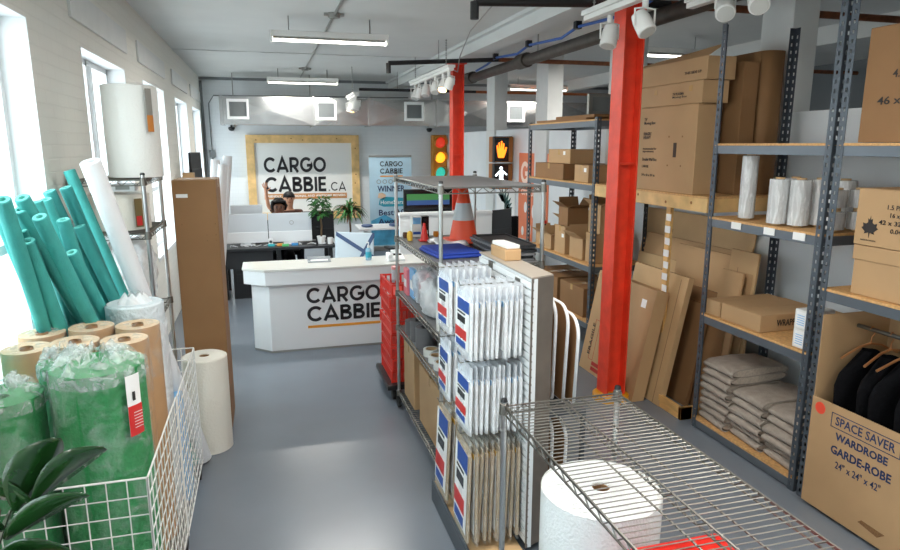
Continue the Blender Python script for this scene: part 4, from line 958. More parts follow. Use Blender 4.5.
# ---------------------------------------------------------------- opened cartons on the lower bay
for dims, loc, m, op, lb in [
    ((.5, .75, .17), (3.31, 6.75, 1.732), M_cardD, False, 'wide dark brown carton on the upper shelf of the lower bay'),
    ((.32, .55, .15), (3.27, 6.6, 1.904), M_card, False, 'tan carton stacked on the wide dark brown one'),
    ((.4, .3, .17), (3.27, 5.98, 1.732), M_card, False, 'tan carton with a white label at the near end of the upper shelf'),
    ((.3, .26, .3), (3.23, 6.45, .932), M_card, False, 'tall tan carton in the middle of the opened cartons'),
    ((.2, .2, .16), (3.2, 7.05, .932), M_card, True, 'small opened carton at the far end of the lower shelf'),
    ((.22, .2, .17), (3.18, 6.75, .932), M_card, True, 'opened carton beside the tall tan one, flaps spread'),
    ((.3, .28, .22), (3.24, 6.08, .932), M_card, True, 'opened carton next to the near post of the lower bay'),
    ((.22, .24, .14), (3.46, 6.1, .932), M_cardD, False, 'closed brown carton at the back of the lower shelf'),
    ((.26, .25, .33), (3.42, 6.8, .932), M_card, True, 'opened tan carton standing behind the spread one'),
    ((.24, .24, .2), (3.24, 6.46, 1.236), M_cardD, True, 'opened dark carton balanced on the tall tan carton'),
    ((.4, .3, .2), (3.3, 5.80, 1.735-.0), M_card, False, None),
    ((.3, .2, .3), (3.26, 5.80, .932), M_card, False, 'closed tan carton behind the near post of the lower shelf'),
    ((.24, .22, .28), (3.26, 5.80, 1.236), M_card, True, 'opened tan carton on top of the closed one by the red column'),
    ((.5, .7, .3), (3.32, 6.8, .352), M_cardD, False, 'large dark carton on the low shelf under the opened cartons'),
    ((.5, .55, .3), (3.32, 6.1, .352), M_cardD, False, 'second large carton on the low shelf, nearer the red column')]:
    if lb is None: continue
    t = carton(lb, dims, loc, R(random.uniform(-3, 3)) if op else 0, m=m, open_=op, tape=not op, group='cartons on the lower bay')
    if 'label' in lb or 'stacked on the wide' in lb or 'tall tan carton in' in lb: lbl(t, (-dims[0]/2-.001, -dims[1]*.2, dims[2]*.6), *NX, .05, .04)
def flatsheet(label, w_, h, th, loc, lean, m=M_card, rz=0, prints=None, crease=(), name='cardboard_sheet', group='cardboard sheets leaning by the wall'):
    """sheet of thickness th, width w_ along y, height h; stands on its lower edge at loc and leans towards +x by `lean` degrees"""
    t = thing(name, label, 'cardboard', loc, (0, R(lean), rz), group)
    MB().box(0, th, -w_/2, w_/2, 0, h).build('sheet', m, t, bevel=.002)
    if crease:
        mb = MB()
        for (a0, b0, a1, b1) in crease:
            if abs(a1-a0) > abs(b1-b0): mb.box(-.001, 0, a0, a1, b0-.002, b0+.002)
            else: mb.box(-.001, 0, a0-.002, a0+.002, b0, b1)
        mb.build('fold_line', M_cardE, t)
    return t
# sheets at the wall between the bays
S = [('light cardboard sheet with creases, standing furthest back under the pine shelf', 1.55, 1.5, .012, (3.50, 5.0, .002), 9, M_cardL, ((-.7, .95, .7, 0), (.3, .95, 0, 1.33), (-.2, .4, .0, .9), (-.7, .4, .7, 0))),
     ('second creased cardboard sheet from the wall under the pine shelf', 1.5, 1.27, .012, (3.44, 4.92, .002), 9, M_card, ((-.7, .85, .7, 0), (.35, .85, 0, 1.14), (-.1, .5, 0, .83), (-.7, .5, .7, 0))),
     ('large cardboard sheet crossing behind the pine tag strip', 1.45, 1.08, .012, (3.38, 4.88, .002), 9, M_cardL, ((-.7, .7, .7, 0), (-.3, .35, 0, .7), (.4, .7, 0, .96))),
     ('cardboard sheet beside the shelving post, third from the front', .95, 1.25, .014, (3.37, 4.45, .002), 7, M_card, ((-.3, 0, 0, 1.2),)),
     ('dark cardboard slab standing behind the tilted ones', .62, .95, .03, (3.27, 4.38, .002), 9, M_cardD, ()),
     ('narrow dark cardboard slab standing left of the wooden tray', .5, .85, .03, (3.2, 4.5, .002), 10, M_cardD, ()),
     ('narrow tan cardboard strip leaning by the shelving post', .24, 1.15, .02, (3.3, 4.12, .002), 7, M_card, ()),
     ('second narrow tan cardboard strip leaning by the shelving post', .3, 1.3, .02, (3.41, 4.1, .002), 5, M_cardL, ())]
for lb, w_, h, th, loc, ln, m, cr in S: flatsheet(lb, w_, h, th, loc, ln, m, crease=cr)
t = flatsheet('large flat carton leaning behind the red column with red and black print', .95, .95, .115, (2.83, 4.93, .002), 11, M_card, name='flat_carton', group='flat cartons leaning behind the red column')
lbl(t, (-.001, -.3, .78), *NX, .07, .07)
text('box_print', 'FRAGILE', (-.001, .33, .16), (0, 0, 1), (0, 1, 0), .3, M_ink, t, .045, .012, .001)
fr(.26, .34, .12, .5).build('printed_frame', M_inkR, t)
lbl(t, (-.0012, .26, .08), *NX, .14, .035, M_inkR, 'red_print'); lbl(t, (-.0012, .26, .03), *NX, .14, .035, M_inkR, 'red_print')
flatsheet('tall thin tan carton leaning behind the printed flat carton', .78, 1.08, .05, (2.99, 4.7, .002), 11, M_cardL, crease=((-.3, 0, 0, 1.05),), name='flat_carton', group='flat cartons leaning behind the red column')
t = thing('wooden_tray', 'shallow wooden tray on the floor holding the dark cardboard slabs', 'tray', (3.1, 4.03, 0))
MB().box(-.1, .0, 0, .02, .0, .1).box(-.1, .42, 0, .03, 0, .1).box(-.1, -.07, 0, .3, 0, .1).build('tray_rim', M_wood, t, bevel=.002)
# boards and panels on the top of the lower bay
for i, (x, y, z, d) in enumerate(((3.3, 6.5, 2.342, (.5, 1.1, .025)), (3.34, 6.3, 2.369, (.44, .8, .03)))):
    tag(MB().box(-d[0]/2, d[0]/2, -d[1]/2, d[1]/2, 0, d[2]).build('wooden_board', M_cardD, None, (x, y, z), (0, 0, R(3)), bevel=.003), ['brown board lying on top of the lower bay', 'upper smaller brown board on top of the lower bay'][i], 'board', 'boards on top of the lower bay')
t = thing('picture_frame', 'small grey frame standing on top of the lower bay', 'frame', (3.3, 6.05, 2.402), (0, 0, 0))
MB().box(-.15, -.11, -.02, .02, 0, .2).box(.11, .15, -.02, .02, 0, .2).box(-.11, .11, -.02, .02, .17, .2).box(-.11, .11, -.02, .02, 0, .03).build('frame_rim', M_grey, t); MB().box(-.11, .11, -.005, .005, .03, .17).build('frame_sheet', M_grille, t)
t = thing('spray_bottle', 'dark spray bottle on the partition ledge before the orange poster', 'bottle', (3.2, 7.12, .932)) 
MB().lathe([(.035, 0), (.04, .02), (.038, .16), (.015, .2), (.015, .24)], 14).build('bottle_body', M_blackp, t, smooth='auto'); MB().box(-.04, .02, -.012, .012, .24, .28).build('trigger_head', M_redp, t, bevel=.004)
# ---------------------------------------------------------------- chrome wire shelving
def wire_shelf(D, L, axis='x', step=.0254, th=.032, r=.0022):
    """wires run along x across depth D, repeated along y over length L; truss edge below"""
    mb = MB(); rs = .0042
    n = int(L/step)
    for k in range(n+1):
        y = min(L, k*L/n); mb.tube([(0, y, 0), (D, y, 0)], r, 4, cap=False)
    for x in (.0, D*.33, D*.66, D): mb.tube([(x, 0, -.005), (x, L, -.005)], .0034, 5)
    def truss(a, b):
        a, b = Vector(a), Vector(b); ln = (b-a).length; m_ = max(4, int(ln/.04)); d = (b-a)/m_
        mb.tube([a, b], rs, 5); mb.tube([a-Vector((0, 0, th)), b-Vector((0, 0, th))], rs, 5)
        mb.tube([a+d*k-Vector((0, 0, th*(k % 2))) for k in range(m_+1)], .0028, 4)
    truss((0, 0, 0), (0, L, 0)); truss((D, 0, 0), (D, L, 0)); truss((0, 0, 0), (D, 0, 0)); truss((0, L, 0), (D, L, 0))
    return mb
def wire_unit(label, x0, x1, y0, y1, h, levels, caster=True, liners=(), mid_truss=False, m_post=M_post, fine=1.0):
    t = thing('wire_shelving', label, 'shelving', (x0, y0, 0)); D, L = x1-x0, y1-y0; zb = .1 if caster else 0
    for px, py in ((0, 0), (D, 0), (0, L), (D, L)):
        mb = MB().tube([(px, py, zb), (px, py, h)], .0125, 12)
        for k in range(int((h-zb)/.0508)): mb.tube([(px, py, zb+.03+k*.0508), (px, py, zb+.033+k*.0508)], .0132, 10)
        o = mb.build('post', m_post, t)
        MB().lathe([(.013, h), (.015, h+.002), (.012, h+.014), (.001, h+.016)], 12, (px, py, 0), cap=False).build('post_cap', M_blackp, o)
        for z in levels: MB().lathe([(.014, -.035), (.021, -.032), (.018, .012), (.014, .014)], 12, (px, py, z), cap=False).build('shelf_collar', M_chrome, o)
        if caster:
            MB().lathe([(.001, -.014), (.045, -.014), (.05, -.008), (.05, .008), (.045, .014), (.001, .014)], 18, (px, py+.015, .05), 'x', cap=False).box(px-.02, px+.02, py-.02, py+.02, .095, .105).box(px-.02, px-.016, py-.01, py+.02, .05, .1).box(px+.016, px+.02, py-.01, py+.02, .05, .1).build('caster', M_rubber, o)
    for i, z in enumerate(levels):
        mb = wire_shelf(D, L, step=.0254*fine)
        if mid_truss:
            a = Vector((D/2, 0, 0)); m_ = int(L/.04)
            mb.tube([a, a+Vector((0, L, 0))], .004, 5); mb.tube([a-Vector((0, 0, .03)), a+Vector((0, L, -.03))], .004, 5); mb.tube([a+Vector((0, L*k/m_, -.03*(k % 2))) for k in range(m_+1)], .0028, 4)
        o = mb.build('wire_shelf', M_chrome, t, loc=(0, 0, z), fixn=False)
        if i in liners: MB().box(.01, D-.01, .01, L-.01, .003, .006).build('shelf_liner', mat('grey_liner', (112, 112, 112), .45), t, loc=(0, 0, z))
    return t
metro = wire_unit('tall chrome wire shelving unit holding the orange cone, tape rolls and cartons', .95, 1.58, 3.55, 4.87, 1.885, [1.86, 1.40, .97, .69, .14], liners=(0, 1, 2, 3), fine=1.4)
front = wire_unit('empty-topped low chrome wire shelving unit nearest the viewer', .89, 1.41, .9, 2.33, 1.07, [1.05, .30], caster=False, mid_truss=True, m_post=M_post)
left = wire_unit('chrome wire shelving unit by the left windows with plastic-wrapped rolls', -1.12, -.72, 4.32, 4.98, 1.92, [1.89, 1.56, 1.0, .3], caster=False, fine=1.4)
# under the front unit
def bubble(x, y, z, r, h, label, m=M_bub, hole=True, name='bubble_wrap_roll', tilt=None, group=None, seg=40):
    t = thing(name, label, 'roll', (x, y, z), tilt or (0, 0, 0), group)
    mb = MB(); mb.grid(lambda i, j: ((r*(1+.006*math.sin(14*PI*i)*math.sin(9*j)))*math.cos(2*PI*i), (r*(1+.006*math.sin(10*PI*i+3*j)))*math.sin(2*PI*i), h*j), seg, 10, closed=True)
    mb.build('roll_side', m, t, smooth=True)
    e = MB()
    n = 9
    prof = []
    for k in range(n+1):
        rr = r-(r-.035)*k/n; prof.append((rr, .004*(k % 2)+(.006 if k else -.004)))
    e.lathe(prof+[(.033, -.08)], seg, (0, 0, h-.004), cap=False); MB().lathe([(r, .002), (.03, .002)], seg, cap=False).build('roll_end', m, t)
    e.build('roll_end', m, t, smooth='auto')
    MB().lathe([(.033, 0), (.035, h+.0), (.03, h+.0), (.028, 0)], 16, cap=False).build('core_tube', M_cardD, t)
    return t
bubble(1.195, 2.06, .335, .232, .45, 'big white bubble wrap roll on the bottom shelf of the low wire unit', mat('bubble_white', (236, 238, 236), .4, bump=.4, bscale=90, coat=.2))
t = thing('red_bin', 'red plastic bin beside the bubble roll under the low wire shelf', 'bin', (1.19, 1.36, .33))
MB().box(-.2, .2, -.28, .28, 0, .01).box(-.2, -.19, -.28, .28, 0, .45).box(.19, .2, -.28, .28, 0, .45).box(-.2, .2, -.28, -.27, 0, .45).box(-.2, .2, .27, .28, 0, .45).build('bin_body', M_redp, t, bevel=.004)
MB().box(-.225, .225, -.305, .305, .45, .475).build('bin_lid', M_redp, t, bevel=.01)
MB().box(-.14, .14, -.2, .2, .475, .485).build('lid_panel', M_redp, t, bevel=.004)
# ---------------------------------------------------------------- slatwall display with bags
t = thing('slatwall_display', 'white slatwall display stand with grey metal end holding the bagged packs', 'display stand', (1.14, 2.66, 0))
L = .76; mb = MB(); z = .16
while z < 1.47: mb.box(0, .012, 0, L, z, z+.03); z += .038
mb.box(.012, .03, 0, L, .14, 1.5)
mb.build('slatwall_face', M_white, t)
MB().slab([(-.002, -.004), (.1, .14), (.1, L), (-.002, L)], (0, 0, .0), (1,0,0), (0,1,0), (0,0,1), 1.5).build('metal_end', M_steelE, t, bevel=.003) if 0 else None
MB().slab([(.03, .015), (.13, .055), (.13, L), (.03, L)], (0, 0, .14), (1,0,0), (0,1,0), (0,0,1), 1.36).build('metal_core', M_steelE, t, bevel=.003)
MB().slab([(-.001, -.003), (.131, .05), (.131, .054), (-.001, .003)], (0, -.001, .14), (1,0,0), (0,1,0), (0,0,1), 1.362).build('metal_end', M_steelE, t)
MB().slab([(0, 0), (.13, .053), (.13, L), (0, L)], (0, 0, 1.5), (1,0,0), (0,1,0), (0,0,1), .008).build('top_cap', mat('cap_grey', (160, 150, 138), .4), t)
MB().box(-.28, .13, -.005, L+.03, .0, .12).box(-.28, -.268, -.005, L+.03, .12, .14).build('base_deck', M_rack, t, bevel=.004)
MB().box(-.268, -.01, .0, L+.02, .12, .125).build('deck_top', M_cardL, t)
for (y, z) in ((.17, 1.455), (.56, 1.47), (.17, 1.075), (.56, 1.09), (.17, .71), (.56, .72)):
    mb = MB(); mb.tube([(0, y, z), (-.29, y, z), (-.3, y, z+.025)], .003, 6).box(-.004, .002, y-.03, y+.03, z-.02, z+.02)
    mb.build('hook', M_chrome, t)
def pack(brown=False, h=.27, label='x', face=True):
    """one bagged pack hanging by its header, thin along x; origin at the hook line"""
    t = thing('bagged_pack', label, 'packet', (0, 0, 0)); w_ = .235 if not brown else .25
    b = MB(); b.grid(lambda i, j: (.0105*math.cos(2*PI*i)*(.6+.4*math.sin(PI*min(1, max(0, j)))), (w_/2)*math.copysign(abs(math.sin(2*PI*i))**.5, math.sin(2*PI*i)), -.06-h*j+.003*math.sin(9*i)), 12, 8, closed=True)
    b.box(-.008, .008, -w_/2+.01, w_/2-.01, -.06-h, -.062)
    b.build('folded_sheet', M_brn if brown else M_padW, t, smooth='auto')
    MB().box(-.0125, -.0115, -w_/2+.015, w_/2-.015, -.055-h*.93, -.06).build('printed_card', M_paper, t)
    if face:
        c = MB().box(-.0135, -.0125, -w_/2+.015, .07, -.06-h*.22, -.06).build('blue_print', M_lblB, t); c = MB().box(-.0135, -.0125, -w_/2+.06, w_/2-.03, -.06-h*.9, -.06-h*.78); c.build('blue_print', M_lblB, t)
        MB().box(-.014, -.0125, -w_/2+.05, w_/2-.02, -.06-h*.74, -.06-h*.56).build('red_print', M_lblR, t)
        MB().box(-.0138, -.0125, -w_/2+.07, w_/2-.05, -.06-h*.44, -.06-h*.32).box(-.0138, -.0125, -w_/2+.07, w_/2-.05, -.06-h*.28, -.06-h*.25).build('dark_print', M_screen, t)
    else:
        MB().box(-.0135, -.0125, -w_/2+.02, w_/2-.02, -.085, -.06).build('blue_print', M_lblS if not brown else M_lblY, t)
    MB().grid(lambda i, j: (.013*math.cos(2*PI*i)*(.35+.65*min(1, j*2.2)), (w_/2+.006)*math.copysign(abs(math.sin(2*PI*i))**.5, math.sin(2*PI*i))*(.97+.03*math.sin(7*j)), .012-(h+.085)*j), 14, 10, closed=True).build('clear_bag', M_bagc if brown else M_bag, t, smooth=True)
    MB().box(-.0016, .0016, -w_/2+.01, w_/2-.01, -.075, -.03).build('header_strip', mat('header_pale', (214, 226, 238), .5) if not brown else M_brn, t)
    return t
protos = {}
rows = [(2.83, 1.45, 10, 0, .26, 'upper near'), (3.22, 1.465, 7, 0, .26, 'upper far'), (2.83, 1.07, 10, 0, .25, 'middle near'), (3.22, 1.085, 7, 0, .25, 'middle far'), (2.83, .7, 10, 1, .46, 'lower near'), (3.22, .71, 7, 1, .46, 'lower far')]
for (y, z, n, br, h, nm) in rows:
    for k in range(n):
        fr_ = k == 0; key = (br, h, fr_)
        x = (.875 if n == 10 else .885)+k*(.0277 if n == 10 else .036)
        lb = ('front bagged %s pack with blue and red print on the %s hook' % ('tan' if br else 'white', nm)) if fr_ else ('bagged %s pack, %s from the front on the %s hook' % ('tan' if br else 'white', ('', 'second', 'third', 'fourth', 'fifth', 'sixth', 'seventh', 'eighth', 'ninth', 'tenth')[k], nm))
        g = 'bagged packs on the %s hook' % nm
        loc = (x, y+.006*math.sin(5*k+z*9), z-.0+.004*math.sin(k*3)); rot = (R(random.uniform(-1.2, 1.2)), R(random.uniform(0, 2.5)), R(random.uniform(-2.0, 2.0)))
        if key not in protos:
            o = pack(bool(br), h, lb, fr_); protos[key] = o; o.location = loc; o.rotation_euler = rot; o['group'] = g
        else: dup(protos[key], loc, rot, lb, g)
# boards and rounded covers on the far side of the slatwall
def cover(loc, h, w_, label, lean):
    t = thing('rounded_cover', label, 'cover', loc, (0, R(lean), 0), 'white rimmed covers behind the slatwall')
    P_ = [(-w_/2, 0), (w_/2, 0), (w_/2, h-.1)]+[(w_/2-.1+.1*math.cos(a), h-.1+.1*math.sin(a)) for a in [PI/2*k/6 for k in range(1, 7)]]+[(-w_/2+.1+.1*math.cos(a), h-.1+.1*math.sin(a)) for a in [PI/2+PI/2*k/6 for k in range(0, 7)]]
    MB().slab(P_, (0, 0, 0), (0, 1, 0), (0, 0, 1), (1, 0, 0), .02).build('cover_panel', M_cardD, t)
    MB().tube([(0.01, a, b) for a, b in P_]+[(.01, P_[0][0], P_[0][1])], .009, 8).build('white_rim', M_foamw, t, smooth=True)
    return t
for i, (x, z, h, ln) in enumerate(((1.31, .86, .5, 1), (1.37, .84, .48, 2), (1.43, .82, .44, 2), (1.31, .12, .62, 1), (1.38, .12, .58, 2))):
    cover((x, 3.1, z), h, .62, ['upper white rimmed cover next to the slatwall', 'second upper white rimmed cover from the slatwall', 'outermost upper white rimmed cover', 'lower white rimmed cover next to the slatwall', 'outer lower white rimmed cover'][i], ln)
t = thing('cover_rack', 'grey rack behind the slatwall carrying the rimmed covers', 'rack', (1.285, 2.74, 0))
MB().box(.0, .22, 0, .04, 0, .1).box(.0, .2, .7, .74, 0, .1).box(0, .2, .0, .74, .78, .8).box(.18, .2, 0, .02, 0, .78).box(.18, .2, .72, .74, 0, .78).box(.0, .02, 0.72, .74, 0, .78).build('rack_frame', M_rackd, t)
carton('flat tan carton lying on top of the slatwall display', (.09, .22, .06), (1.215, 3.2, 1.509), m=M_card, tape=False)
tag(MB().box(-.035, .035, -.1, .1, 0, .02).build('white_box_lid', M_boxw, None, (1.215, 3.2, 1.57), (0, 0, R(4)), bevel=.003), 'white lid on the flat carton on top of the slatwall', 'lid')
# ---------------------------------------------------------------- goods on the tall wire unit
def cone(x, y, z, s, label, band=True, m=M_cone):
    t = thing('traffic_cone', label, 'traffic cone', (x, y, z))
    MB().lathe([(.105*s, .02*s), (.1*s, .05*s), (.028*s, .42*s), (.02*s, .43*s), (.018*s, .42*s)], 28, cap=False).build('cone_body', m, t, smooth='auto')
    MB().box(-.14*s, .14*s, -.14*s, .14*s, 0, .025*s).build('cone_base', m, t, bevel=.012*s)
    if band: MB().lathe([(.0795*s, .165*s), (.0545*s, .29*s)], 28, cap=False).build('grey_band', M_refl, t, smooth='auto', fixn=True)
    return t
cone(1.36, 4.45, 1.409, .98, 'orange traffic cone with a grey band on the second wire shelf')
cone(1.1, 4.58, 1.409, .3, 'tiny red-orange cone at the far end of the second wire shelf', False, M_redp)
tag(MB().box(-.15, .15, -.2, .2, 0, .02).box(-.14, .14, -.19, .19, .02, .035).build('blue_pad', mat('blue_pad', (30, 62, 158), .75), None, (1.13, 3.98, 1.409), (0, 0, R(5)), bevel=.008), 'folded blue pad on the second wire shelf', 'pad')
for k in range(6):
    t = thing('black_tray', ['lowest black tray', 'second black tray', 'third black tray', 'fourth black tray', 'fifth black tray', 'topmost black tray'][k]+' of the stack on the second wire shelf', 'tray', (1.44, 3.86+.02*math.sin(k*2), 1.409+k*.017), (0, 0, R(2*math.sin(k*5))), 'stacked black trays')
    MB().box(-.115, .115, -.26, .26, 0, .006).box(-.12, .12, -.265, -.255, 0, .014).box(-.12, .12, .255, .265, 0, .014).box(-.12, -.112, -.265, .265, 0, .014).box(.112, .12, -.265, .265, 0, .014).build('tray_body', M_blackp if k % 2 else M_tapeG, t)
tag(MB().grid(lambda i, j: (-.11+.22*i, -.16+.32*j, .012+.02*math.sin(7*i+3*j)*math.sin(5*j)), 10, 12).build('clear_sheet', M_filmw, None, (1.2, 4.3, 1.42), smooth=True, solid=.003), 'crumpled clear film lying before the cone', 'film')
tag(MB().lathe([(.02, 0), (.022, .04), (.02, .06), (.008, .07)], 14).build('yellow_bottle', M_lblY, None, (1.0, 4.62, 1.409), smooth='auto'), 'small yellow bottle on the second wire shelf', 'bottle')
def tape(x, y, z, label, m=M_tapeW, r=.055, h=.048, g='tape rolls on the wire unit', core=M_cardL):
    t = thing('tape_roll', label, 'tape roll', (x, y, z), group=g)
    MB().lathe([(r, 0), (r, h), (.04, h), (.04, 0)], 22, cap=False).build('tape_wind', m, t, smooth='auto')
    MB().lathe([(.04, 0), (.04, h), (.036, h), (.036, 0)], 18, cap=False).build('core', core, t)
    return t
pt = tape(1.02, 3.72, .977, 'white tape roll at the near front of the third wire shelf, lowest'); tp2 = None
for k in range(1, 5): dup(pt, (1.02, 3.72, .977+k*.0485), None, 'white tape roll, %s in the near stack on the third wire shelf' % ('second', 'third', 'fourth', 'fifth')[k-1])
for k in range(5): dup(pt, (1.15, 3.7, .977+k*.0485), None, 'white tape roll, %s in the inner stack on the third wire shelf' % ('lowest', 'second', 'third', 'fourth', 'fifth')[k])
gt = tape(1.03, 4.62, .697, 'grey tape roll at the far front of the fourth wire shelf, lowest', M_tapeG, .075, .05, 'grey tape rolls on the fourth wire shelf', M_tapeG)
for (x, y, k, w_) in ((1.03, 4.62, 1, 'upper far front'), (1.03, 4.44, 0, 'lower second from the far end'), (1.03, 4.44, 1, 'middle second from the far end'), (1.03, 4.44, 2, 'top second from the far end'), (1.03, 4.26, 0, 'lower third from the far end'), (1.03, 4.26, 1, 'middle third from the far end'), (1.03, 4.26, 2, 'top third from the far end'), (1.2, 4.3, 0, 'lower inner'), (1.2, 4.3, 1, 'upper inner'), (1.2, 4.5, 0, 'lower inner far'), (1.2, 4.5, 1, 'upper inner far')):
    dup(gt, (x, y, .697+k*.0505), None, 'grey tape roll, %s one on the fourth wire shelf' % w_)
for i, (x, y) in enumerate(((1.02, 4.07), (1.02, 3.93), (1.02, 3.79), (1.15, 4.0), (1.15, 3.86))):
    dup(pt, (x, y, .697), None, 'flat white tape roll on the fourth wire shelf, %s' % ('furthest of the front row', 'middle of the front row', 'nearest of the front row', 'far inner one', 'near inner one')[i], 'white tape rolls on the fourth wire shelf')
def lump(label, loc, dims, m, name='plastic_bag', cat='bag', sd=1, rough=.14, rot=None):
    mb = MB(); w_, d, h = dims
    def f(i, j):
        a = 2*PI*i; e = -PI/2+PI*j; c = abs(math.cos(e))**.6*math.copysign(1, math.cos(e)); s_ = math.copysign(abs(math.sin(e))**.7, math.sin(e))
        q = 1+rough*(math.sin(5*a+sd)*math.sin(4*e+sd)+.5*math.sin(11*a+2*sd+3*e)+.35*math.sin(17*e+7*a*round(1)))
        return (w_/2*math.cos(a)*c*q, d/2*math.sin(a)*c*q, max(0, h/2+h/2*s_*(q if s_ > 0 else 1)))
    mb.grid(f, 30, 18, closed=True)
    return tag(mb.build(name, m, None, loc, rot, smooth=True), label, cat)
lump('crumpled clear plastic bag hanging over the third wire shelf edge', (1.05, 4.05, .978), (.2, .3, .24), M_filmw, sd=2)
lump('second clear plastic bag further along the third wire shelf', (1.08, 4.35, .978), (.22, .26, .26), M_bag, sd=4)
for i, (x, y, d, m, lb) in enumerate(((1.02, 4.6, (.03, .16, .22), M_lblS, 'sky blue packet standing on the third wire shelf'), (1.0, 4.74, (.03, .12, .2), mat('pink_pack', (226, 120, 130), .5), 'pink packet standing at the far end of the third wire shelf'), (1.3, 4.5, (.14, .4, .2), M_paper, 'white carton at the back of the third wire shelf'), (1.35, 3.95, (.2, .5, .24), M_lblB, 'blue printed carton at the back of the third wire shelf'), (1.18, 4.15, (.05, .2, .13), M_lblB, 'small blue packet behind the clear bags'))):
    t = thing('packet', lb, 'packet', (x, y, .977)); MB().box(-d[0]/2, d[0]/2, -d[1]/2, d[1]/2, 0, d[2]).build('packet_body', m, t, bevel=.004); MB().box(-d[0]/2-.001, -d[0]/2, -d[1]*.35, d[1]*.35, d[2]*.3, d[2]*.6).build('packet_label', M_paper if m is not M_paper else M_lblS, t)
cp = carton('tan carton at the far end of the bottom wire shelf', (.4, .36, .46), (1.18, 4.62, .15), m=M_card)
carton('tan carton at the near end of the bottom wire shelf, larger one', (.46, .62, .43), (1.21, 3.96, .15), m=M_card)
t = thing('jar', 'clear jar with a pink lid standing beside the wire unit on the red crates', 'jar', (1.0, 5.2, .996))
MB().lathe([(.035, 0), (.035, .09)], 16).build('jar_body', mat('clear_jar', (206, 214, 220), .1, alpha=.6), t); MB().lathe([(.036, .09), (.036, .115), (.02, .12)], 16).build('jar_lid', mat('pink_lid', (226, 140, 140), .4), t)
# red crates on a dolly
t = thing('dolly', 'black wheeled dolly carrying the stack of red crates', 'dolly', (1.12, 5.3, 0))
MB().box(-.24, .24, -.3, .3, .1, .14).build('dolly_deck', M_blackp, t, bevel=.006)
for a in (-.18, .18):
    for b in (-.24, .24): MB().lathe([(.001, -.015), (.048, -.015), (.048, .015), (.001, .015)], 16, (a, b, .049), 'x', cap=False).box(a-.02, a+.02, b-.02, b+.02, .09, .1).build('caster', M_rubber, t)
def crate_mb():
    mb = MB(); w_, d, h = .2, .235, .1; th = .006
    for (ax, s) in ((0, -1), (0, 1), (1, -1), (1, 1)):
        L = d if ax == 0 else w_; K = w_ if ax == 0 else d; n = 9
        def bar(a0, a1, z0, z1):
            if ax == 0: mb.box(min(s*K, s*(K-th)), max(s*K, s*(K-th)), a0, a1, z0, z1)
            else: mb.box(a0, a1, min(s*K, s*(K-th)), max(s*K, s*(K-th)), z0, z1)
        bar(-L, L, 0, .014); bar(-L, L, h-.016, h); 
        for k in range(n+1):
            c = -L+2*L*k/n; bar(max(-L, c-.008), min(L, c+.008), .014, h-.016)
    mb.box(-w_-.006, w_+.006, -d-.006, d+.006, h-.012, h-.006) if 0 else None
    mb.box(-w_, w_, -d, d, 0, .004)
    for (x, y) in ((-w_, -d), (w_, -d), (-w_, d), (w_, d)): mb.box(x-.006, x+.006, y-.006, y+.006, 0, h)
    return mb
me = None
for k in range(8):
    lb = 'red slatted plastic crate, %s of the tall stack on the dolly' % ('lowest', 'second', 'third', 'fourth', 'fifth', 'sixth', 'seventh', 'topmost', 'ninth')[k]
    if me is None: o = crate_mb().build('plastic_crate', M_crate); me = o
    else: o = me.copy(); C.objects.link(o)
    o.location = (1.13+.006*math.sin(k*3), 5.3+.006*math.cos(k*4), .141+k*.1065); o.rotation_euler = (0, 0, R(1.5*math.sin(k*2))); tag(o, lb, 'crate', 'stacked red crates')
# ---------------------------------------------------------------- left wall: rolls, foam tubes, cart
t = bubble(-.8, 4.6, 1.9, .162, .56, 'tall plastic-wrapped bubble roll standing on top of the left wire unit', M_bub, tilt=(0, 0, 0))
MB().lathe([(.177, .0), (.179, .3), (.177, .56), (.165, .575), (.05, .585)], 36, cap=False).build('plastic_sleeve', M_sleeve, t, smooth=True)
MB().grid(lambda i, j: (.1815*math.cos(R(-50)+R(14)*i), .1815*math.sin(R(-62)+R(16)*i), .28+.26*j), 6, 1).build('printed_label', mat('label_grey', (150, 146, 138), .5), t)
MB().grid(lambda i, j: (.1825*math.cos(R(-50)+R(14)*i), .1825*math.sin(R(-62)+R(16)*i), .28+.1*j), 6, 1).build('orange_label', mat('label_orange', (206, 130, 60), .5), t)
t = bubble(-.915, 4.6, 1.57, .175, .22, 'short cream plastic-wrapped roll on the second level of the left wire unit', M_bub2)
MB().grid(lambda i, j: (.185*math.cos(R(-52)+R(18)*i), .185*math.sin(R(-62)+R(18)*i), .02+.18*j), 6, 1).build('printed_label', mat('label_brown', (120, 100, 60), .5), t)
MB().grid(lambda i, j: (.187*math.cos(R(-50)+R(12)*i), .187*math.sin(R(-60)+R(12)*i), .03+.06*j), 6, 1).build('red_label', M_lblR, t)
MB().lathe([(.18, .0), (.181, .22), (.17, .232), (.05, .236)], 36, cap=False).build('plastic_sleeve', M_sleeve, t, smooth=True)
t = thing('label_case', 'small white case on the short cream roll under the top wire level', 'case', (-.92, 4.5, 1.815))
MB().box(-.13, .13, -.06, .06, 0, .045).build('case_body', M_white, t, bevel=.004); MB().box(-.1, -.02, -.062, -.06, .012, .034).box(.02, .1, -.062, -.06, .012, .034).build('case_labels', M_grey, t)
lump('white plastic-wrapped bundle on the third level of the left wire unit', (-.9, 4.66, 1.01), (.3, .46, .46), M_filmw, 'wrapped_bundle', 'bundle', 3)
lump('cream bundle inside the film on the third level of the left wire unit', (-.9, 4.66, 1.01), (.22, .36, .4), M_bub2, 'wrapped_bundle', 'bundle', 5) if 0 else None
lump('white plastic bundle on the low level of the left wire unit', (-.9, 4.66, .31), (.34, .5, .55), M_bub, 'wrapped_bundle', 'bundle', 6, .08)
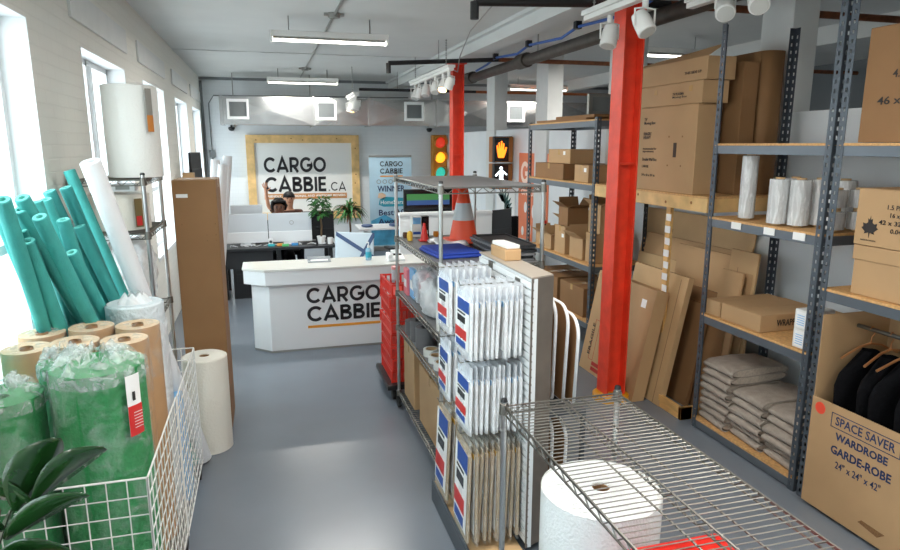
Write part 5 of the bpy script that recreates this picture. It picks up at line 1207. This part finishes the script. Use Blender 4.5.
# tall brown carton in front of the tubes
t = carton('tall narrow brown carton with a hand hole standing at the aisle edge', (.29, .42, 1.86), (-.485, 5.05, 0), m=M_cardD)
lbl(t, (-.12, -.2125, 1.74), *NY, .075, .025, M_paper, 'hand_hole')
for x, z in ((-.1, 1.55), (.12, 1.55), (.06, 1.47), (.06, 1.43), (.12, 1.47), (.12, 1.43)): lbl(t, (x, -.2125, z), *NY, .007, .007, M_cardE, 'staple')
for i, (x, y, tx, ty, h) in enumerate(((-.54, 5.4, 6.5, -1, 1.96), (-.53, 5.5, 7, -1, 2.03), (-.6, 5.48, 6.5, -1, 2.0))):
    t = thing('paper_tube', ['front rolled white poster tube behind the tall brown carton', 'taller rolled white poster tube behind the tall brown carton', 'rearmost white poster tube behind the tall brown carton'][i], 'tube', (x, y, 0), (R(ty), R(tx), 0), 'white tubes behind the tall carton')
    MB().lathe([(.034, 0), (.036, h), (.03, h), (.028, h-.3)], 18, cap=False).build('tube_wall', M_foamw, t, smooth='auto')
bubble(-.475, 4.56, 0, .15, .67, 'white bubble wrap roll standing on the floor before the tall brown carton', M_bub2, False)
t = thing('tan_parcel', 'small tan parcel on the window side beyond the brown carton', 'box', (-1.0, 7.5, 0))
t['label'] = 'white cabinet by the windows carrying a dark screen and a tan parcel'; t['category'] = 'cabinet'; t.location.y = 9.2; t.name = 'storage_cabinet'
MB().box(-.13, .25, -.4, .9, 0, 1.6).build('cabinet_body', M_white, t, bevel=.005); MB().box(.25, .262, -.38, .24, .05, 1.55).build('door', M_white, t); MB().box(.25, .262, .26, .88, .05, 1.55).build('door', M_white, t)
carton('small tan parcel on top of the white cabinet by the windows', (.14, .2, .13), (-1.0, 9.45, 1.602), m=M_card)
monitor(-.93, 9.85, 1.6, 'dark screen seen edge-on on the white cabinet by the windows', .4, .3, M_blackp, M_blackp, R(75), False)
# green foam rolls in film, standing in the wire cart
def green_roll(x, y, r, h, label, z=.12, lab=False):
    t = thing('green_foam_roll', label, 'foam roll', (x, y, z), group='film wrapped green foam rolls in the wire cart')
    MB().grid(lambda i, j: (r*(1+.015*math.sin(8*PI*i+3*j))*math.cos(2*PI*i), r*(1+.015*math.sin(8*PI*i+3*j))*math.sin(2*PI*i), h*j), 40, 10, closed=True).lathe([(r, h), (r*.75, h+.006), (r*.7, h-.004), (r*.4, h+.004), (.03, h-.004), (.03, h-.1)], 40, cap=False).build('foam', M_green, t, smooth='auto')
    def f(i, j):
        a = 2*PI*i; q = 1.035+.025*math.sin(13*a+5*j)+.015*math.sin(29*a)
        if j > .86:
            u = (j-.86)/.14; rr = r*q*(1-.72*u)+.012*math.sin(23*a)*u; z = h+.05*math.sin(PI*u*.6)+.022*u*math.sin(17*a)+.012*math.sin(7*a+9*u)
        else: rr = r*q; z = h*j/.86+.004
        return (rr*math.cos(a), rr*math.sin(a), z)
    MB().grid(lambda i, j: f(i, j*.86), 90, 24, closed=True).build('plastic_film', M_film, t, smooth=True)
    MB().grid(lambda i, j: f(i, .82+.18*j), 90, 12, closed=True).build('gathered_film', M_filmt, t, smooth=True)
    if lab:
        MB().grid(lambda i, j: ((r*1.075)*math.cos(R(-48)+R(20)*i), (r*1.075)*math.sin(R(-48)+R(20)*i), h-.26+.24*j), 8, 1).build('white_label', M_paper, t, solid=.001)
        MB().grid(lambda i, j: ((r*1.085)*math.cos(R(-48)+R(20)*i), (r*1.085)*math.sin(R(-48)+R(20)*i), h-.26+.12*j), 8, 1).build('red_label', M_lblR, t, solid=.001)
        a = R(-41); c = Vector((r*1.09*math.cos(a), r*1.09*math.sin(a), 0)); u = Vector((-math.sin(a), math.cos(a), 0))
        text('label_print', '1', c+Vector((0, 0, h-.12)), u, (0, 0, 1), .012, M_ink, t, .035, .02, .001)
        for k in range(6): text('label_print', 'xxxxxxxxx'.replace('x', 'm') if 0 else '-------', c+Vector((0, 0, h-.17-k*.012)), u, (0, 0, 1), .035, M_paper, t, .002, .0, .001)
    return t
green_roll(-.665, 2.66, .165, 1.15, 'green foam roll with a white and red label standing at the cart front', lab=True)
green_roll(-.99, 2.62, .14, 1.07, 'green foam roll at the left picture edge in the cart front')
green_roll(-.845, 2.88, .095, 1.1, 'smaller green foam roll wedged behind the two front ones')
# kraft rolls
kp = None
K = [(-.655, 3.1, 1.12, 'kraft paper roll, front row, at the cart side'), (-.86, 3.12, 1.12, 'kraft paper roll, front row, in the middle'), (-1.045, 3.1, 1.11, 'kraft paper roll, front row, by the wall'), (-.635, 3.31, 1.13, 'kraft paper roll, back row, beside the white bubble bag'), (-.84, 3.33, 1.13, 'kraft paper roll, back row, in the middle'), (-1.045, 3.31, 1.12, 'kraft paper roll, back row, by the wall')]
for x, y, h, lb in K:
    r = .098; t = thing('kraft_paper_roll', lb, 'paper roll', (x, y, .12), group='kraft paper rolls in the cart')
    MB().lathe([(r, 0), (r*1.005, h*.4), (r, h)], 36, cap=False).build('paper_side', M_kraft, t, smooth='auto')
    MB().lathe([(r, h)]+[(r-(r-.026)*k/8, h+.003*(k % 2)-.001*k) for k in range(1, 9)], 36, cap=False).build('paper_end', M_kraftE, t, smooth='auto')
    MB().lathe([(.026, h+.004), (.026, h-.2), (.021, h-.2), (.021, h+.004)], 16, cap=False).build('core', M_cardD, t, smooth='auto')
    def f(i, j, r=r, h=h):
        a = 2*PI*i; u = max(0, (j-.4)/.6); rr = (r+.004+.002*math.sin(9*a))*(1-.65*u)
        return (rr*math.cos(a), rr*math.sin(a), h-.25+.255*min(1, j/.4)+.008*u*math.sin(7*a)+.006*math.sin(13*a)*u+.006*u)
    MB().grid(f, 48, 14, closed=True).build('film_wrap', M_film, t, smooth=True)
t = bubble(-.695, 3.6, .0, .14, 1.29, 'white translucent bubble wrap bundle standing behind the kraft rolls', mat('bubble_pale', (216, 226, 230), .35, bump=.7, bscale=45, coat=.3, noise=.06, nscale=10))
MB().grid(lambda i, j: ((.146*(1-.7*max(0, (j-.9)/.1)))*math.cos(2*PI*i)*(1+.02*math.sin(18*PI*i)), (.146*(1-.7*max(0, (j-.9)/.1)))*math.sin(2*PI*i)*(1+.02*math.sin(18*PI*i)), 1.34*j+.01*math.sin(14*PI*i)), 60, 24, closed=True).build('plastic_sleeve', M_filmw, t, smooth=True)
# teal foam tubes leaning to the window
def lean_tube(p0, p1, r, label, m=M_teal, mc=M_tealc, group='teal foam tubes leaning by the window', name='foam_tube'):
    p0, p1 = Vector(p0), Vector(p1); d = p1-p0; L = d.length; q = d.to_track_quat('Z', 'Y').to_euler()
    t = thing(name, label, 'foam tube', p0, q, group)
    MB().lathe([(r, 0), (r, L-.004), (r-.004, L)], 20, cap=False).build('tube_side', m, t, smooth='auto')
    MB().lathe([(r-.004, L), (r*.45, L), (r*.42, L-.12)], 20, cap=False).build('cut_end', mc, t, smooth='auto')
    return t
TB = [((-1.05, 4.072, 1.962), (-.548, 4.254, .045)), ((-1.02, 3.762, 1.892), (-.533, 4.154, .045)), ((-1.08, 3.789, 1.867), (-.654, 4.278, .045)), ((-1.02, 3.685, 1.778), (-.763, 4.107, .045)), ((-1.08, 3.716, 1.83), (-.842, 4.25, .045)), ((-1.08, 3.566, 1.83), (-.756, 3.878, .045)), ((-1.08, 3.469, 1.709), (-.833, 3.863, .045)), ((-1.05, 3.224, 1.738), (-1.008, 4.13, .045)), ((-1.02, 3.201, 1.877), (-.667, 4.198, .045)), ((-1.02, 3.085, 1.886), (-.925, 3.913, .045)), ((-1.02, 2.983, 1.887), (-1.093, 4.034, .045)), ((-1.08, 3.11, 1.829), (-1.006, 4.066, .045)), ((-.96, 3.074, 1.917), (-.688, 4.072, .045)), ((-1.05, 3.407, 1.758), (-.777, 3.808, .045)), ((-1.05, 3.168, 1.904), (-.702, 4.148, .045)), ((-1.02, 3.854, 1.881), (-.603, 4.232, .045)), ((-.99, 3.532, 1.895), (-.798, 4.067, .045)), ((-.99, 3.349, 1.879), (-.598, 4.14, .045))]
CUT = {(-.96, 3.074): .12, (-.99, 3.349): .3, (-.99, 3.532): .16, (-1.02, 3.085): .2, (-1.05, 3.168): .08, (-1.02, 3.762): .22, (-1.02, 3.685): .12}
TB = [(tuple(t_+(b_-t_)*CUT.get((tp[0], tp[1]), 0)/1.9 for t_, b_ in zip(tp, bs)), bs) for tp, bs in TB]
TB.sort(key=lambda q: q[0][1])
ORD = 'first second third fourth fifth sixth seventh eighth ninth tenth eleventh twelfth thirteenth fourteenth fifteenth sixteenth seventeenth eighteenth'.split()
for n_, (tp, bs) in enumerate(TB):
    lean_tube(bs, tp, .0315, 'teal foam tube leaning by the window, %s from the left among the tops' % ORD[n_])
lean_tube((-.5, 4.3, .04), (-.84, 3.64, 2.02), .05, 'long thick white foam tube leaning beside the teal ones', M_foamw, M_foamw, None)
tag(MB().tube([(-1.1+.09*k, 3.28+.03*math.sin(k)+.035*k, 1.36+.012*math.sin(k*2)) for k in range(5)], .006, 6).build('twine', mat('dark_twine', (30, 60, 120), .7), None), 'dark blue twine tied round the teal foam tubes', 'twine') if 0 else None
for k in range(6):
    tag(MB().lathe([(.026, 0), (.026, .7), (.013, .7), (.012, .6)], 16, cap=False).build('foam_tube', M_tealt, None, (-1.2-.005*(k % 2), 2.75+.066*k, .915), smooth='auto'), 'short teal foam tube standing on the window sill, %s from the near side' % ('first', 'second', 'third', 'fourth', 'fifth', 'sixth')[k], 'foam tube', 'short teal foam tubes on the window sill')
# wire grid cart
t = thing('wire_grid_cart', 'white wire grid cart on casters holding the green foam and kraft rolls', 'cart', (-.49, 2.46, 0))
def grid_panel(p, q, z0, z1, name='grid_panel', cell=.072):
    p, q = Vector(p), Vector(q); L = (q-p).length; d = (q-p)/L; n = max(2, round(L/cell)); mb = MB()
    for k in range(n+1): a = p+d*(L*k/n); mb.tube([(a.x, a.y, z0), (a.x, a.y, z1)], .0026, 5)
    m_ = round((z1-z0)/cell)
    for k in range(m_+1): z = z0+(z1-z0)*k/m_; mb.tube([(p.x, p.y, z), (q.x, q.y, z)], .0026, 5)
    for a in (p, q): mb.tube([(a.x, a.y, z0-.02), (a.x, a.y, z1)], .0045, 6)
    mb.tube([(p.x, p.y, z1), (q.x, q.y, z1)], .004, 6); mb.tube([(p.x, p.y, z0), (q.x, q.y, z0)], .004, 6)
    return mb.build(name, mat('white_wire', (226, 226, 222), .4), t, fixn=False)
grid_panel((0, 0, 0), (0, .82, 0), .12, .87); grid_panel((.004, .83, 0), (.004, 1.65, 0), .12, .87)
grid_panel((-.002, 0, 0), (-.64, 0, 0), .12, .87); grid_panel((0, 1.65, 0), (-.14, 1.65, 0), .12, .87)
MB().box(-.64, 0.004, 0, 1.1, .1, .115).build('cart_floor', M_grey, t)
for p in ((-.02, .03), (-.02, .86), (-.02, 1.62), (-.6, .03), (-.6, .86)):
    MB().lathe([(.001, -.012), (.036, -.012), (.04, 0), (.036, .012), (.001, .012)], 16, (p[0], p[1], .04), 'x', cap=False).box(p[0]-.015, p[0]+.015, p[1]-.015, p[1]+.015, .075, .102).build('caster', M_rubber, t)
# film-wrapped goods in the far half of the cart
for i, (x, y, w_, d, h, m, lb) in enumerate(((-.56, 3.95, .05, .25, .62, M_lblS, 'pale blue printed packet standing in the far half of the cart'), (-.555, 3.6, .05, .0, .0, M_lblS, None), (-.62, 3.97, .04, .26, .7, M_filmw, 'clear wrapped sheet pack beside the blue packet'))):
    if lb: tag(MB().box(-w_/2, w_/2, -d/2, d/2, 0, h).build('wrapped_packet', m, None, (x, y, .0), (0, R(-3), 0), bevel=.01), lb, 'packet')
# foreground plant
t = thing('rubber_plant', 'glossy dark leafy plant at the bottom left corner', 'plant', (-.86, 1.86, 0))
pot_lathe(.16, .3, M_potb, t)
MB().tube([(0, 0, .25), (.02, 0, .7), (.06, 0, .95), (.1, .02, 1.12)], .014, 8).tube([(0, 0, .25), (-.04, 0, .6), (-.02, -.02, .95)], .012, 8).build('stem', M_stem, t)
LV = [((.2, 0, 1.14), (.38, .05, 1.25), .13), ((.16, 0, 1.12), (.27, .02, 1.31), .15), ((.2, 0, 1.13), (.0, 0, 1.2), .13), ((.12, 0, 1.07), (-.06, -.08, 1.12), .15), ((.12, 0, 1.04), (.34, -.02, 1.15), .1), ((.08, 0, .96), (.28, -.02, .99), .13), ((.08, 0, .94), (-.1, -.02, 1.04), .17), ((.05, 0, .86), (.24, .06, .9), .16), ((.0, 0, .8), (-.2, .04, .9), .13), ((.1, 0, .95), (.16, -.2, 1.0), .12), ((-.02, 0, .9), (-.18, -.1, 1.08), .12), ((.02, 0, .75), (.2, -.14, .8), .13), ((.1, .02, 1.02), (.14, .2, 1.1), .12), ((0, 0, .7), (.04, .22, .82), .13)]
for a, b, w_ in LV:
    f = MB(); leaf_mb(f, a, b, w_, .09, 10, .12, roll=(-55 if b[0] > a[0] else 55)); f.build('leaf', M_leaf, t, smooth=True, fixn=False, solid=.0015)
